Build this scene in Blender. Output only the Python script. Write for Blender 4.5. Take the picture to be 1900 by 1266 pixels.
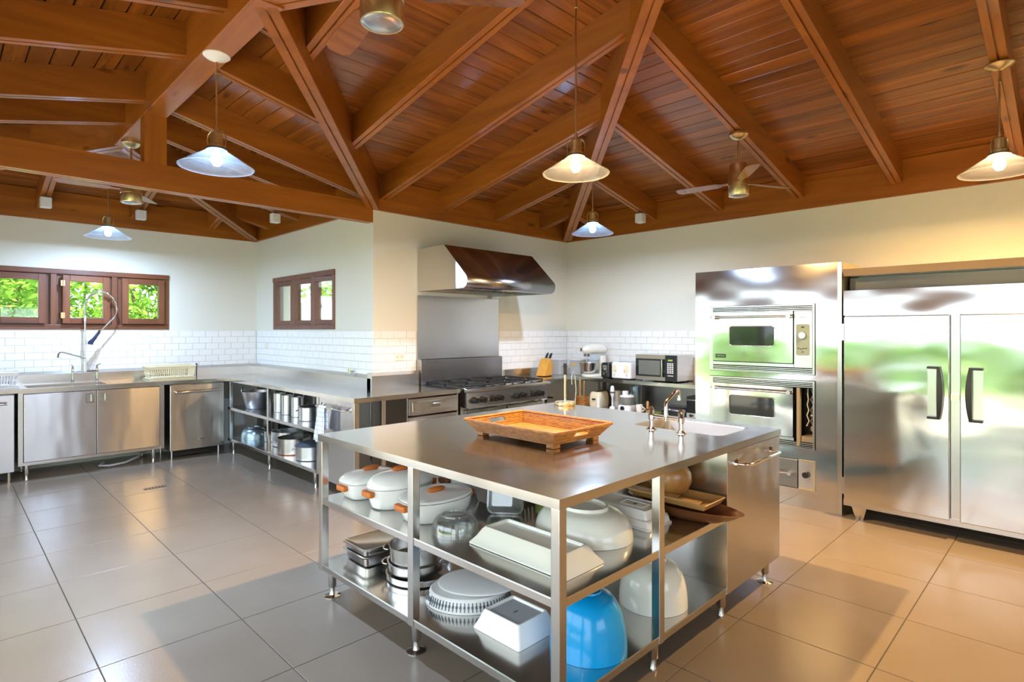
import bpy, math, random
from mathutils import Vector, Matrix
random.seed(7)
PI = math.pi
S = bpy.context.scene
COL = S.collection
for o in list(bpy.data.objects):
    bpy.data.objects.remove(o)

# ------------------------------------------------------------------ camera
CH = 1.475
cam = bpy.data.cameras.new('camera')
cam.sensor_width = 36.0
cam.sensor_fit = 'HORIZONTAL'
cam.lens = 36.0 * 1063 / 1900
cam.shift_y = -19.0 / 1900
cam.clip_start = 0.05
camo = bpy.data.objects.new('camera', cam)
camo.location = (0, 0, CH)
camo.rotation_euler = (PI / 2, 0, -PI / 4)
COL.objects.link(camo)
S.camera = camo

# ------------------------------------------------------------------ world, sun, exposure
S.view_settings.view_transform = 'Standard'
S.view_settings.look = 'None'
S.view_settings.exposure = 0.40
S.view_settings.gamma = 1.0
S.view_settings.use_curve_mapping = False
W = bpy.data.worlds.new('sky')
S.world = W
W.use_nodes = True
bg = W.node_tree.nodes['Background']
bg.inputs[0].default_value = (0.76, 0.89, 1.0, 1)
bg.inputs[1].default_value = 3.9
sun = bpy.data.lights.new('sun', 'SUN')
sun.energy = 17.0
sun.angle = 0.01
sun.color = (1.0, 0.95, 0.85)
suno = bpy.data.objects.new('sun', sun)
suno.rotation_euler = (math.radians(38), 0, math.radians(-12))
COL.objects.link(suno)

# ------------------------------------------------------------------ room constants
XF, YH, XO, YW, T = 6.08, 5.02, 3.06, 7.98, 2.68
XL, YB = -0.72, -3.0
RX = 1.17
APX, APY = 2.566, 1.406
PY = 2.94
TILE_TOP = 1.475
WT = 0.905          # worktop height


def portal(name, loc, rot, sx, sy):
    l = bpy.data.lights.new(name, 'AREA')
    l.shape = 'RECTANGLE'
    l.size = sx
    l.size_y = sy
    l.cycles.is_portal = True
    o = bpy.data.objects.new(name, l)
    o.location = loc
    o.rotation_euler = rot
    COL.objects.link(o)


portal('doorway_portal', (XL - 0.1, 2.4, 1.0), (0, -PI / 2, 0), 2.0, 7.8)
portal('fill_window_portal', (0.9, YB - 0.1, 1.4), (PI / 2, 0, 0), 2.4, 1.4)  # serves the added opening behind the camera
portal('garden_window_portal', (1.15, YW + 0.2, 1.82), (-PI / 2, 0, 0), 1.7, 0.64)
portal('side_window_portal', (XO + 0.2, 6.6, 1.82), (0, PI / 2, 0), 0.64, 1.6)

# ------------------------------------------------------------------ materials
MATS = {}


def aniso(name, amt, rot):
    nt = MATS[name].node_tree
    b = nt.nodes['Principled BSDF']
    tg = nt.nodes.new('ShaderNodeTangent')
    tg.direction_type = 'RADIAL'
    tg.axis = 'Z'
    nt.links.new(tg.outputs[0], b.inputs['Tangent'])
    b.inputs['Anisotropic'].default_value = amt
    b.inputs['Anisotropic Rotation'].default_value = rot


def mat(name, col, rough=0.5, metal=0.0, var=0.0, vscale=8.0, bump=0.0, bscale=40.0, stretch=(1, 1, 1),
        coat=0.0, trans=0.0, ior=1.45, emit=None, estr=0.0, alpha=1.0, spec=0.5, rvar=0.0, dark=None, aniso=0.0,
        bdist=0.01, detail=4.0):
    m = bpy.data.materials.new(name)
    m.use_nodes = True
    nt = m.node_tree
    b = nt.nodes['Principled BSDF']
    b.inputs['Base Color'].default_value = (*col, 1)
    b.inputs['Roughness'].default_value = rough
    b.inputs['Metallic'].default_value = metal
    b.inputs['Coat Weight'].default_value = coat
    b.inputs['Coat Roughness'].default_value = 0.12
    b.inputs['Transmission Weight'].default_value = trans
    b.inputs['IOR'].default_value = ior
    b.inputs['Alpha'].default_value = alpha
    b.inputs['Specular IOR Level'].default_value = spec
    b.inputs['Anisotropic'].default_value = aniso
    if emit:
        b.inputs['Emission Color'].default_value = (*emit, 1)
        b.inputs['Emission Strength'].default_value = estr
    if var or bump or rvar:
        tc = nt.nodes.new('ShaderNodeTexCoord')
        mp = nt.nodes.new('ShaderNodeMapping')
        mp.inputs['Scale'].default_value = stretch
        nt.links.new(tc.outputs['Object'], mp.inputs['Vector'])
        n = nt.nodes.new('ShaderNodeTexNoise')
        n.inputs['Scale'].default_value = vscale
        n.inputs['Detail'].default_value = detail
        nt.links.new(mp.outputs['Vector'], n.inputs['Vector'])
        if var:
            r = nt.nodes.new('ShaderNodeValToRGB')
            d = dark if dark else tuple(c * (1 - var) for c in col)
            r.color_ramp.elements[0].position = 0.3
            r.color_ramp.elements[0].color = (*d, 1)
            r.color_ramp.elements[1].position = 0.7
            r.color_ramp.elements[1].color = (*col, 1)
            nt.links.new(n.outputs['Fac'], r.inputs['Fac'])
            nt.links.new(r.outputs['Color'], b.inputs['Base Color'])
        if rvar:
            mr = nt.nodes.new('ShaderNodeMapRange')
            mr.inputs['To Min'].default_value = max(0.02, rough - rvar)
            mr.inputs['To Max'].default_value = rough + rvar
            nt.links.new(n.outputs['Fac'], mr.inputs['Value'])
            nt.links.new(mr.outputs['Result'], b.inputs['Roughness'])
        if bump:
            n2 = nt.nodes.new('ShaderNodeTexNoise')
            n2.inputs['Scale'].default_value = bscale
            n2.inputs['Detail'].default_value = 2.0
            nt.links.new(mp.outputs['Vector'], n2.inputs['Vector'])
            bp = nt.nodes.new('ShaderNodeBump')
            bp.inputs['Strength'].default_value = bump
            bp.inputs['Distance'].default_value = bdist
            nt.links.new(n2.outputs['Fac'], bp.inputs['Height'])
            nt.links.new(bp.outputs['Normal'], b.inputs['Normal'])
    MATS[name] = m
    return m


def wood(name, light, dark, rough=0.35, coat=0.3, axis='x', knots=True, rnd=0.25, scale=1.0):
    """stained pine: grain stretched along one axis, knots, tone differing from piece to piece"""
    m = bpy.data.materials.new(name)
    m.use_nodes = True
    nt = m.node_tree
    L = nt.links.new
    b = nt.nodes['Principled BSDF']
    b.inputs['Roughness'].default_value = rough
    b.inputs['Coat Weight'].default_value = coat
    b.inputs['Coat Roughness'].default_value = 0.2
    tc = nt.nodes.new('ShaderNodeTexCoord')
    oi = nt.nodes.new('ShaderNodeObjectInfo')
    add = nt.nodes.new('ShaderNodeVectorMath')
    add.operation = 'ADD'
    mul = nt.nodes.new('ShaderNodeVectorMath')
    mul.operation = 'SCALE'
    mul.inputs[0].default_value = (13.0, 7.0, 5.0)
    L(oi.outputs['Random'], mul.inputs['Scale'])
    L(tc.outputs['Object'], add.inputs[0])
    L(mul.outputs['Vector'], add.inputs[1])
    mp = nt.nodes.new('ShaderNodeMapping')
    st = {'x': (0.6, 8, 8), 'y': (8, 0.6, 8), 'z': (8, 8, 0.6), 'd': (3, 3, 8)}[axis]
    mp.inputs['Scale'].default_value = tuple(s * scale for s in st)
    L(add.outputs['Vector'], mp.inputs['Vector'])
    n = nt.nodes.new('ShaderNodeTexNoise')
    n.inputs['Scale'].default_value = 1.6
    n.inputs['Detail'].default_value = 7
    n.inputs['Roughness'].default_value = 0.6
    n.inputs['Distortion'].default_value = 0.6
    L(mp.outputs['Vector'], n.inputs['Vector'])
    r = nt.nodes.new('ShaderNodeValToRGB')
    r.color_ramp.elements[0].position = 0.25
    r.color_ramp.elements[0].color = (*dark, 1)
    r.color_ramp.elements[1].position = 0.68
    r.color_ramp.elements[1].color = (*light, 1)
    L(n.outputs['Fac'], r.inputs['Fac'])
    hsv = nt.nodes.new('ShaderNodeHueSaturation')
    mr = nt.nodes.new('ShaderNodeMapRange')
    mr.inputs['To Min'].default_value = 1 - rnd
    mr.inputs['To Max'].default_value = 1 + rnd
    L(oi.outputs['Random'], mr.inputs['Value'])
    L(mr.outputs['Result'], hsv.inputs['Value'])
    L(r.outputs['Color'], hsv.inputs['Color'])
    out = hsv.outputs['Color']
    if knots:
        mk = nt.nodes.new('ShaderNodeMapping')
        mk.inputs['Scale'].default_value = {'x': (1.4, 5, 5), 'y': (5, 1.4, 5), 'z': (5, 5, 1.4), 'd': (3, 3, 5)}[axis]
        L(add.outputs['Vector'], mk.inputs['Vector'])
        v = nt.nodes.new('ShaderNodeTexVoronoi')
        v.inputs['Scale'].default_value = 1.0
        L(mk.outputs['Vector'], v.inputs['Vector'])
        kr = nt.nodes.new('ShaderNodeMapRange')
        kr.inputs['From Min'].default_value = 0.06
        kr.inputs['From Max'].default_value = 0.13
        kr.inputs['To Min'].default_value = 0.75
        kr.inputs['To Max'].default_value = 0.0
        L(v.outputs['Distance'], kr.inputs['Value'])
        mx = nt.nodes.new('ShaderNodeMixRGB')
        mx.inputs['Color2'].default_value = (dark[0] * 0.35, dark[1] * 0.3, dark[2] * 0.3, 1)
        L(kr.outputs['Result'], mx.inputs['Fac'])
        L(out, mx.inputs['Color1'])
        out = mx.outputs['Color']
    L(out, b.inputs['Base Color'])
    bp = nt.nodes.new('ShaderNodeBump')
    bp.inputs['Strength'].default_value = 0.12
    bp.inputs['Distance'].default_value = 0.004
    L(n.outputs['Fac'], bp.inputs['Height'])
    L(bp.outputs['Normal'], b.inputs['Normal'])
    MATS[name] = m
    return m


mat('wall_paint', (0.77, 0.755, 0.67), 0.6, var=0.02, vscale=1.2, bump=0.05, bscale=60)
mat('tile_glaze', (0.86, 0.86, 0.84), 0.12, coat=0.3)
mat('grout', (0.66, 0.65, 0.62), 0.8)
mat('floor_grout', (0.10, 0.085, 0.07), 0.7)
mat('floor_tile', (0.235, 0.187, 0.142), 0.23, var=0.07, vscale=2.6, bump=0.03, bscale=120, rvar=0.06, detail=8)
for _a in 'xyzd':
    wood('plank_' + _a, (0.31, 0.096, 0.011), (0.135, 0.037, 0.004), 0.26, 0.35, _a, True, 0.24)
    wood('beam_' + _a, (0.38, 0.121, 0.012), (0.22, 0.063, 0.007), 0.32, 0.25, _a, True, 0.12)
wood('window_wood_x', (0.20, 0.065, 0.030), (0.10, 0.028, 0.014), 0.38, 0.3, 'x', False, 0.08)
wood('window_wood_z', (0.21, 0.070, 0.032), (0.10, 0.030, 0.014), 0.38, 0.3, 'z', False, 0.08)
wood('light_wood', (0.62, 0.36, 0.13), (0.46, 0.23, 0.06), 0.4, 0.2, 'y', False, 0.1)
wood('gourd_wood', (0.58, 0.30, 0.09), (0.33, 0.13, 0.03), 0.3, 0.4, 'z', False, 0.1, 0.8)
wood('dark_wood', (0.26, 0.10, 0.035), (0.14, 0.05, 0.018), 0.35, 0.3, 'y', False, 0.1)
wood('block_wood', (0.72, 0.37, 0.06), (0.55, 0.25, 0.03), 0.4, 0.2, 'z', False, 0.05)
mat('roof_deck', (0.05, 0.03, 0.02), 0.8)
mat('steel', (0.62, 0.60, 0.58), 0.23, 1.0, bump=0.04, bscale=1.6, bdist=0.05)
mat('steel_top', (0.62, 0.60, 0.575), 0.16, 1.0, rvar=0.05, vscale=5, detail=6)
mat('steel_wavy', (0.66, 0.645, 0.625), 0.11, 1.0, bump=0.22, bscale=1.0, rvar=0.03, vscale=3, bdist=0.08, stretch=(1, 0.8, 1.6))
mat('steel_door', (0.60, 0.575, 0.565), 0.22, 1.0, bump=0.16, bscale=1.3, rvar=0.03, vscale=3, bdist=0.06, stretch=(2.2, 1.0, 0.7))
aniso('steel_door', 0.9, 0.25)
mat('steel_dark', (0.30, 0.29, 0.28), 0.35, 1.0, rvar=0.06, vscale=5)
mat('steel_hood', (0.40, 0.385, 0.385), 0.24, 1.0, bump=0.02, bscale=1.2)
mat('basin_steel', (0.52, 0.50, 0.475), 0.36, 1.0)
mat('chrome', (0.80, 0.79, 0.77), 0.08, 1.0)
mat('aluminium', (0.70, 0.71, 0.73), 0.30, 1.0, rvar=0.05, vscale=6)
mat('brass', (0.80, 0.66, 0.40), 0.30, 1.0)
mat('copper', (0.60, 0.30, 0.20), 0.3, 1.0)
mat('black_iron', (0.012, 0.012, 0.013), 0.5)
mat('black_plastic', (0.014, 0.014, 0.016), 0.30)
mat('navy_rubber', (0.012, 0.018, 0.06), 0.4)
mat('black_glass', (0.012, 0.016, 0.018), 0.05, coat=0.5)
mat('dark_cavity', (0.03, 0.022, 0.015), 0.7)
mat('wire_beige', (0.26, 0.225, 0.175), 0.5)
mat('dial_green', (0.24, 0.31, 0.28), 0.4)
mat('steel_warm', (0.50, 0.43, 0.37), 0.28, 1.0)
mat('outlet_cream', (0.72, 0.62, 0.45), 0.4)
mat('ceramic', (0.90, 0.89, 0.87), 0.12, coat=0.4)
mat('ceramic_cream', (0.87, 0.86, 0.77), 0.12, coat=0.4)
mat('ceramic_grey', (0.42, 0.44, 0.46), 0.35)
mat('plastic_white', (0.80, 0.80, 0.80), 0.3)
mat('plastic_cream', (0.78, 0.70, 0.48), 0.4)
mat('orange_silicone', (0.62, 0.17, 0.03), 0.45)
mat('brown_silicone', (0.20, 0.07, 0.03), 0.45)
mat('blue_plastic', (0.0, 0.33, 0.76), 0.18, coat=0.2)
mat('lid_grey', (0.10, 0.12, 0.15), 0.3)
mat('blue_alu', (0.40, 0.52, 0.58), 0.28, 0.8)
mat('mixer_cream', (0.80, 0.78, 0.70), 0.2, coat=0.4)
mat('glass', (1, 1, 1), 0.02, trans=1.0, ior=1.45)
mat('green_glass', (0.75, 0.85, 0.25), 0.05, trans=0.9, ior=1.45)
mat('lcd_green', (0.10, 0.16, 0.03), 0.3, emit=(0.5, 0.7, 0.1), estr=0.5)
mat('sticker', (0.75, 0.42, 0.02), 0.5)
mat('soil', (0.10, 0.07, 0.04), 0.9)
mat('lawn', (0.16, 0.27, 0.05), 0.8, var=0.4, vscale=6)
mat('terrace', (0.66, 0.60, 0.50), 0.6, var=0.1, vscale=3)
mat('bark', (0.16, 0.11, 0.07), 0.8)
mat('gas_white', (0.80, 0.80, 0.78), 0.4)
mat('exterior_white', (0.80, 0.78, 0.76), 0.7)


def thin_glass(name, tint=(1, 1, 1), refl=0.10, frost=0.0):
    m = bpy.data.materials.new(name)
    m.use_nodes = True
    nt = m.node_tree
    nt.nodes.clear()
    L = nt.links.new
    out = nt.nodes.new('ShaderNodeOutputMaterial')
    tr = nt.nodes.new('ShaderNodeBsdfTransparent')
    tr.inputs[0].default_value = (*tint, 1)
    gl = nt.nodes.new('ShaderNodeBsdfGlossy')
    gl.inputs['Roughness'].default_value = 0.04
    mx = nt.nodes.new('ShaderNodeMixShader')
    lw = nt.nodes.new('ShaderNodeLayerWeight')
    lw.inputs['Blend'].default_value = 0.25
    mr = nt.nodes.new('ShaderNodeMapRange')
    mr.inputs['To Min'].default_value = refl
    mr.inputs['To Max'].default_value = 0.6
    L(lw.outputs['Fresnel'], mr.inputs['Value'])
    L(mr.outputs['Result'], mx.inputs[0])
    L(tr.outputs[0], mx.inputs[1])
    L(gl.outputs[0], mx.inputs[2])
    last = mx
    if frost:
        df = nt.nodes.new('ShaderNodeBsdfDiffuse')
        df.inputs[0].default_value = (0.85, 0.87, 0.88, 1)
        tl = nt.nodes.new('ShaderNodeBsdfTranslucent')
        tl.inputs[0].default_value = (0.85, 0.87, 0.88, 1)
        m1 = nt.nodes.new('ShaderNodeMixShader')
        L(df.outputs[0], m1.inputs[1])
        L(tl.outputs[0], m1.inputs[2])
        m2 = nt.nodes.new('ShaderNodeMixShader')
        m2.inputs[0].default_value = frost
        L(mx.outputs[0], m2.inputs[1])
        L(m1.outputs[0], m2.inputs[2])
        last = m2
    L(last.outputs[0], out.inputs[0])
    MATS[name] = m


thin_glass('pane', (0.97, 0.98, 0.97), 0.05)
thin_glass('clear_bowl', (0.96, 0.975, 0.97), 0.08, 0.03)
thin_glass('clear_tub', (0.88, 0.90, 0.88), 0.12, 0.25)
thin_glass('frosted_tub', (0.94, 0.95, 0.94), 0.05, 0.6)


def leaf_mat(name, col):
    m = bpy.data.materials.new(name)
    m.use_nodes = True
    nt = m.node_tree
    nt.nodes.clear()
    L = nt.links.new
    out = nt.nodes.new('ShaderNodeOutputMaterial')
    g = nt.nodes.new('ShaderNodeNewGeometry')
    r = nt.nodes.new('ShaderNodeValToRGB')
    r.color_ramp.elements[0].color = (col[0] * 0.45, col[1] * 0.5, col[2] * 0.5, 1)
    r.color_ramp.elements[1].color = (*col, 1)
    L(g.outputs['Random Per Island'], r.inputs['Fac'])
    d = nt.nodes.new('ShaderNodeBsdfDiffuse')
    t = nt.nodes.new('ShaderNodeBsdfTranslucent')
    L(r.outputs['Color'], d.inputs[0])
    L(r.outputs['Color'], t.inputs[0])
    mx = nt.nodes.new('ShaderNodeMixShader')
    mx.inputs[0].default_value = 0.5
    L(d.outputs[0], mx.inputs[1])
    L(t.outputs[0], mx.inputs[2])
    L(mx.outputs[0], out.inputs[0])
    MATS[name] = m


leaf_mat('leaf', (0.36, 0.62, 0.10))


def shade_mat(name, col):
    m = bpy.data.materials.new(name)
    m.use_nodes = True
    nt = m.node_tree
    nt.nodes.clear()
    L = nt.links.new
    out = nt.nodes.new('ShaderNodeOutputMaterial')
    d = nt.nodes.new('ShaderNodeBsdfDiffuse')
    t = nt.nodes.new('ShaderNodeBsdfTranslucent')
    tr = nt.nodes.new('ShaderNodeBsdfTransparent')
    gl = nt.nodes.new('ShaderNodeBsdfGlossy')
    gl.inputs['Roughness'].default_value = 0.15
    for n in (d, t):
        n.inputs[0].default_value = (*col, 1)
    m1 = nt.nodes.new('ShaderNodeMixShader')
    m1.inputs[0].default_value = 0.4
    m2 = nt.nodes.new('ShaderNodeMixShader')
    m2.inputs[0].default_value = 0.72
    m3 = nt.nodes.new('ShaderNodeMixShader')
    m3.inputs[0].default_value = 0.06
    L(d.outputs[0], m1.inputs[1])
    L(t.outputs[0], m1.inputs[2])
    L(m1.outputs[0], m2.inputs[1])
    L(tr.outputs[0], m2.inputs[2])
    L(m2.outputs[0], m3.inputs[1])
    L(gl.outputs[0], m3.inputs[2])
    L(m3.outputs[0], out.inputs[0])
    MATS[name] = m


shade_mat('shade_glass', (0.62, 0.66, 0.72))


def rattan_mat():
    m = mat('rattan', (0.46, 0.185, 0.036), 0.45, var=0.5, vscale=30, bump=0.3, bscale=90, stretch=(1, 1, 2.5), coat=0.15, bdist=0.003)
    return m


rattan_mat()


def towel_mat():
    m = bpy.data.materials.new('towel_check')
    m.use_nodes = True
    nt = m.node_tree
    L = nt.links.new
    b = nt.nodes['Principled BSDF']
    b.inputs['Roughness'].default_value = 0.9
    tc = nt.nodes.new('ShaderNodeTexCoord')
    sp = nt.nodes.new('ShaderNodeSeparateXYZ')
    L(tc.outputs['Object'], sp.inputs[0])
    prev = None
    for ax in ('Y', 'Z'):
        md = nt.nodes.new('ShaderNodeMath')
        md.operation = 'PINGPONG'
        md.inputs[1].default_value = 0.02
        L(sp.outputs[ax], md.inputs[0])
        lt = nt.nodes.new('ShaderNodeMath')
        lt.operation = 'LESS_THAN'
        lt.inputs[1].default_value = 0.0025
        L(md.outputs[0], lt.inputs[0])
        if prev:
            mxn = nt.nodes.new('ShaderNodeMath')
            mxn.operation = 'MAXIMUM'
            L(prev.outputs[0], mxn.inputs[0])
            L(lt.outputs[0], mxn.inputs[1])
            prev = mxn
        else:
            prev = lt
    mix = nt.nodes.new('ShaderNodeMixRGB')
    mix.inputs['Color1'].default_value = (0.84, 0.85, 0.87, 1)
    mix.inputs['Color2'].default_value = (0.35, 0.46, 0.68, 1)
    L(prev.outputs[0], mix.inputs['Fac'])
    L(mix.outputs[0], b.inputs['Base Color'])
    MATS['towel_check'] = m


towel_mat()


# ------------------------------------------------------------------ builders
def tag(o, label=None, cat=None, group=None, kind=None):
    if label:
        o['label'] = label
    if cat:
        o['category'] = cat
    if group:
        o['group'] = group
    if kind:
        o['kind'] = kind
    return o


def thing(name, label, cat, loc=(0, 0, 0), rz=0.0, group=None, kind=None):
    o = bpy.data.objects.new(name, None)
    o.empty_display_size = 0.1
    COL.objects.link(o)
    o.location = loc
    o.rotation_euler = (0, 0, rz)
    return tag(o, label, cat, group, kind)


class MB:
    """collects shapes; given a thing, shapes are in world coordinates and are moved into its frame"""

    def __init__(s, t=None):
        s.v, s.f = [], []
        s.o = Vector(t.location) if t is not None else Vector((0, 0, 0))

    def add(s, vs, fs):
        n = len(s.v)
        s.v += [Vector(p) - s.o for p in vs]
        s.f += [tuple(i + n for i in f) for f in fs]
        return s

    def box(s, x0, x1, y0, y1, z0, z1):
        return s.add([(x0, y0, z0), (x1, y0, z0), (x1, y1, z0), (x0, y1, z0), (x0, y0, z1), (x1, y0, z1), (x1, y1, z1), (x0, y1, z1)],
                     [(0, 3, 2, 1), (4, 5, 6, 7), (0, 1, 5, 4), (1, 2, 6, 5), (2, 3, 7, 6), (3, 0, 4, 7)])

    def loft(s, rings, cap0=True, cap1=True, closed=True):
        n = len(rings[0])
        vs = [p for r in rings for p in r]
        fs = []
        for k in range(len(rings) - 1):
            for i in range(n if closed else n - 1):
                j = (i + 1) % n
                fs.append((k * n + i, k * n + j, (k + 1) * n + j, (k + 1) * n + i))
        if cap0:
            fs.append(tuple(reversed(range(n))))
        if cap1:
            fs.append(tuple((len(rings) - 1) * n + i for i in range(n)))
        return s.add(vs, fs)

    def prism(s, pts, axis, a0, a1):
        """extrude polygon pts along axis; pts are the other two coordinates in xyz order"""
        def mk(p, a):
            return {'x': (a, p[0], p[1]), 'y': (p[0], a, p[1]), 'z': (p[0], p[1], a)}[axis]
        return s.loft([[mk(p, a0) for p in pts], [mk(p, a1) for p in pts]])

    def cyl(s, p0, p1, r0, r1=None, n=16, caps=True):
        r1 = r0 if r1 is None else r1
        p0, p1 = Vector(p0), Vector(p1)
        d = (p1 - p0).normalized()
        u = d.orthogonal().normalized()
        w = d.cross(u)
        R = []
        for p, r in ((p0, r0), (p1, r1)):
            R.append([p + (u * math.cos(2 * PI * i / n) + w * math.sin(2 * PI * i / n)) * r for i in range(n)])
        return s.loft(R, caps, caps)

    def lathe(s, prof, c=(0, 0, 0), n=32, sx=1.0, sy=1.0, cap0=True, cap1=True):
        R = [[(c[0] + r * sx * math.cos(2 * PI * i / n), c[1] + r * sy * math.sin(2 * PI * i / n), c[2] + z) for i in range(n)] for r, z in prof]
        return s.loft(R, cap0, cap1)

    def rlathe(s, prof, w, d, r, c=(0, 0, 0), cap0=True, cap1=True):
        """lofted rounded rectangle; prof = (inset, z)"""
        R = [[(c[0] + x, c[1] + y, c[2] + z) for x, y in rrect(w - 2 * i, d - 2 * i, max(0.002, r - i * 0.6))] for i, z in prof]
        return s.loft(R, cap0, cap1)

    def tube(s, pts, r, n=8, caps=True):
        pts = [Vector(p) for p in pts]
        R = []
        u = None
        for k, p in enumerate(pts):
            a = pts[max(0, k - 1)]
            b = pts[min(len(pts) - 1, k + 1)]
            d = (b - a).normalized()
            if u is None:
                u = d.orthogonal().normalized()
            else:
                u = (u - d * u.dot(d)).normalized()
            w = d.cross(u)
            rr = r[k] if isinstance(r, (list, tuple)) else r
            R.append([p + (u * math.cos(2 * PI * i / n) + w * math.sin(2 * PI * i / n)) * rr for i in range(n)])
        return s.loft(R, caps, caps)

    def ball(s, c, rx, ry=None, rz=None, n=20, m=12):
        ry = rx if ry is None else ry
        rz = rx if rz is None else rz
        prof = [(max(0.001, math.sin(PI * k / m)), -math.cos(PI * k / m)) for k in range(m + 1)]
        R = [[(c[0] + a * rx * math.cos(2 * PI * i / n), c[1] + a * ry * math.sin(2 * PI * i / n), c[2] + b * rz) for i in range(n)] for a, b in prof]
        return s.loft(R)

    def xf(s, M):
        s.v = [M @ p for p in s.v]
        return s

    def spin(s, ang, c=(0, 0, 0), axis='Z'):
        c = Vector(c) - s.o
        return s.xf(Matrix.Translation(c) @ Matrix.Rotation(ang, 4, axis) @ Matrix.Translation(-c))

    def mesh(s, name, m, smooth=None):
        me = bpy.data.meshes.new(name)
        me.from_pydata([tuple(p) for p in s.v], [], s.f)
        me.materials.append(MATS[m])
        if smooth is not None:
            me.polygons.foreach_set('use_smooth', [True] * len(me.polygons))
            me.set_sharp_from_angle(angle=math.radians(smooth))
        me.update()
        return me

    def build(s, name, m, parent=None, smooth=None, bevel=0.0, seg=2):
        o = bpy.data.objects.new(name, s.mesh(name, m, smooth))
        COL.objects.link(o)
        if parent is not None:
            o.parent = parent
        if bevel:
            b = o.modifiers.new('bevel', 'BEVEL')
            b.width = bevel
            b.segments = seg
            b.limit_method = 'ANGLE'
            b.angle_limit = math.radians(40)
        return o


def rrect(w, d, r, n=5):
    r = min(r, w / 2 - 1e-4, d / 2 - 1e-4)
    out = []
    for cx, cy, a0 in ((w / 2 - r, d / 2 - r, 0), (-w / 2 + r, d / 2 - r, PI / 2), (-w / 2 + r, -d / 2 + r, PI), (w / 2 - r, -d / 2 + r, 1.5 * PI)):
        for i in range(n + 1):
            a = a0 + i * PI / 2 / n
            out.append((cx + r * math.cos(a), cy + r * math.sin(a)))
    return out


def solid(name, mb, m, label, cat, group=None, smooth=None, bevel=0.0, loc=None, rz=0.0):
    """a thing that is one mesh"""
    o = mb.build(name, m, None, smooth, bevel)
    if loc is not None:
        o.location = loc
        o.rotation_euler = (0, 0, rz)
    return tag(o, label, cat, group)


def copy_tree(o, parent=None, loc=None, rz=None, label=None):
    c = o.copy()
    COL.objects.link(c)
    c.parent = parent
    if loc is not None:
        c.location = loc
    if rz is not None:
        c.rotation_euler = (0, 0, rz)
    if label:
        c['label'] = label
    for ch in list(o.children):
        copy_tree(ch, c)
    return c


def struct(name, mb, m, smooth=None, bevel=0.0, parent=None):
    o = mb.build(name, m, parent, smooth, bevel)
    if parent is None:
        o['kind'] = 'structure'
    return o


def text(name, s, size, m, M, parent, align='CENTER', depth=0.001):
    cu = bpy.data.curves.new(name, 'FONT')
    cu.body = s
    cu.size = size
    cu.align_x = align
    cu.align_y = 'CENTER'
    cu.extrude = depth
    tmp = bpy.data.objects.new(name, cu)
    COL.objects.link(tmp)
    dg = bpy.context.evaluated_depsgraph_get()
    me = bpy.data.meshes.new_from_object(tmp.evaluated_get(dg))
    bpy.data.objects.remove(tmp)
    me.transform(M)
    me.materials.clear()
    me.materials.append(MATS[m])
    o = bpy.data.objects.new(name, me)
    COL.objects.link(o)
    o.parent = parent
    return o

# ------------------------------------------------------------------ floor
mb = MB()
mb.add([(XL, YB, -0.004), (XF, YB, -0.004), (XF, YH, -0.004), (XO, YH, -0.004), (XO, YW, -0.004), (XL, YW, -0.004)], [(0, 1, 2, 3, 4, 5)])
floor = struct('floor', mb, 'floor_grout')
GX, GY, GS, GG = 0.4944, 6.647, 0.6, 0.0022
tile_cache = {}


def tile_mesh(w, d, h, m, ch):
    k = (round(w, 4), round(d, 4), h, m)
    if k not in tile_cache:
        b = MB()
        b.loft([[(x, y, 0) for x, y in ((-w / 2, -d / 2), (w / 2, -d / 2), (w / 2, d / 2), (-w / 2, d / 2))],
                [(x, y, h - ch) for x, y in ((-w / 2, -d / 2), (w / 2, -d / 2), (w / 2, d / 2), (-w / 2, d / 2))],
                [(x, y, h) for x, y in ((-w / 2 + ch, -d / 2 + ch), (w / 2 - ch, -d / 2 + ch), (w / 2 - ch, d / 2 - ch), (-w / 2 + ch, d / 2 - ch))]], False)
        tile_cache[k] = b.mesh('tile', m)
    return tile_cache[k]


def put(name, me, loc, parent, rot=(0, 0, 0)):
    o = bpy.data.objects.new(name, me)
    COL.objects.link(o)
    o.location = loc
    o.rotation_euler = rot
    o.parent = parent
    return o


for i in range(-3, 11):
    for j in range(-4, 18):
        x0, x1 = max(GX + GS * i, XL), min(GX + GS * (i + 1), XF)
        y0, y1 = max(GY - GS * (j + 1), YB), min(GY - GS * j, YW)
        if x1 - x0 < 0.02 or y1 - y0 < 0.02:
            continue
        if x0 > XO - 0.02 and y0 > YH - 0.02:
            continue
        parts = [(x0, x1, y0, y1)]
        if y1 > YH and x1 > XO:      # tile meets the wall corner
            parts = [(x0, x1, y0, YH)] if y0 < YH - 0.02 else []
            parts += [(x0, XO, max(y0, YH), y1)] if x0 < XO - 0.02 else []
        for a, b, c, d in parts:
            put('tile', tile_mesh(b - a - 2 * GG, d - c - 2 * GG, 0.006, 'floor_tile', 0.0012), ((a + b) / 2, (c + d) / 2, -0.006), floor)

b = MB()
b.box(-0.09, 0.09, -0.035, 0.035, 0.0, 0.003)
dr = thing('floor_drain', 'small dark rectangular floor drain set in the tiles before the sink cabinet', 'drain', (1.43, 6.18, 0.0005))
b.build('frame', 'steel_dark', dr)
for k in range(6):
    MB().box(-0.078 + k * 0.027, -0.060 + k * 0.027, -0.027, 0.027, 0.003, 0.004).build('slot', 'black_iron', dr)


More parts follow.
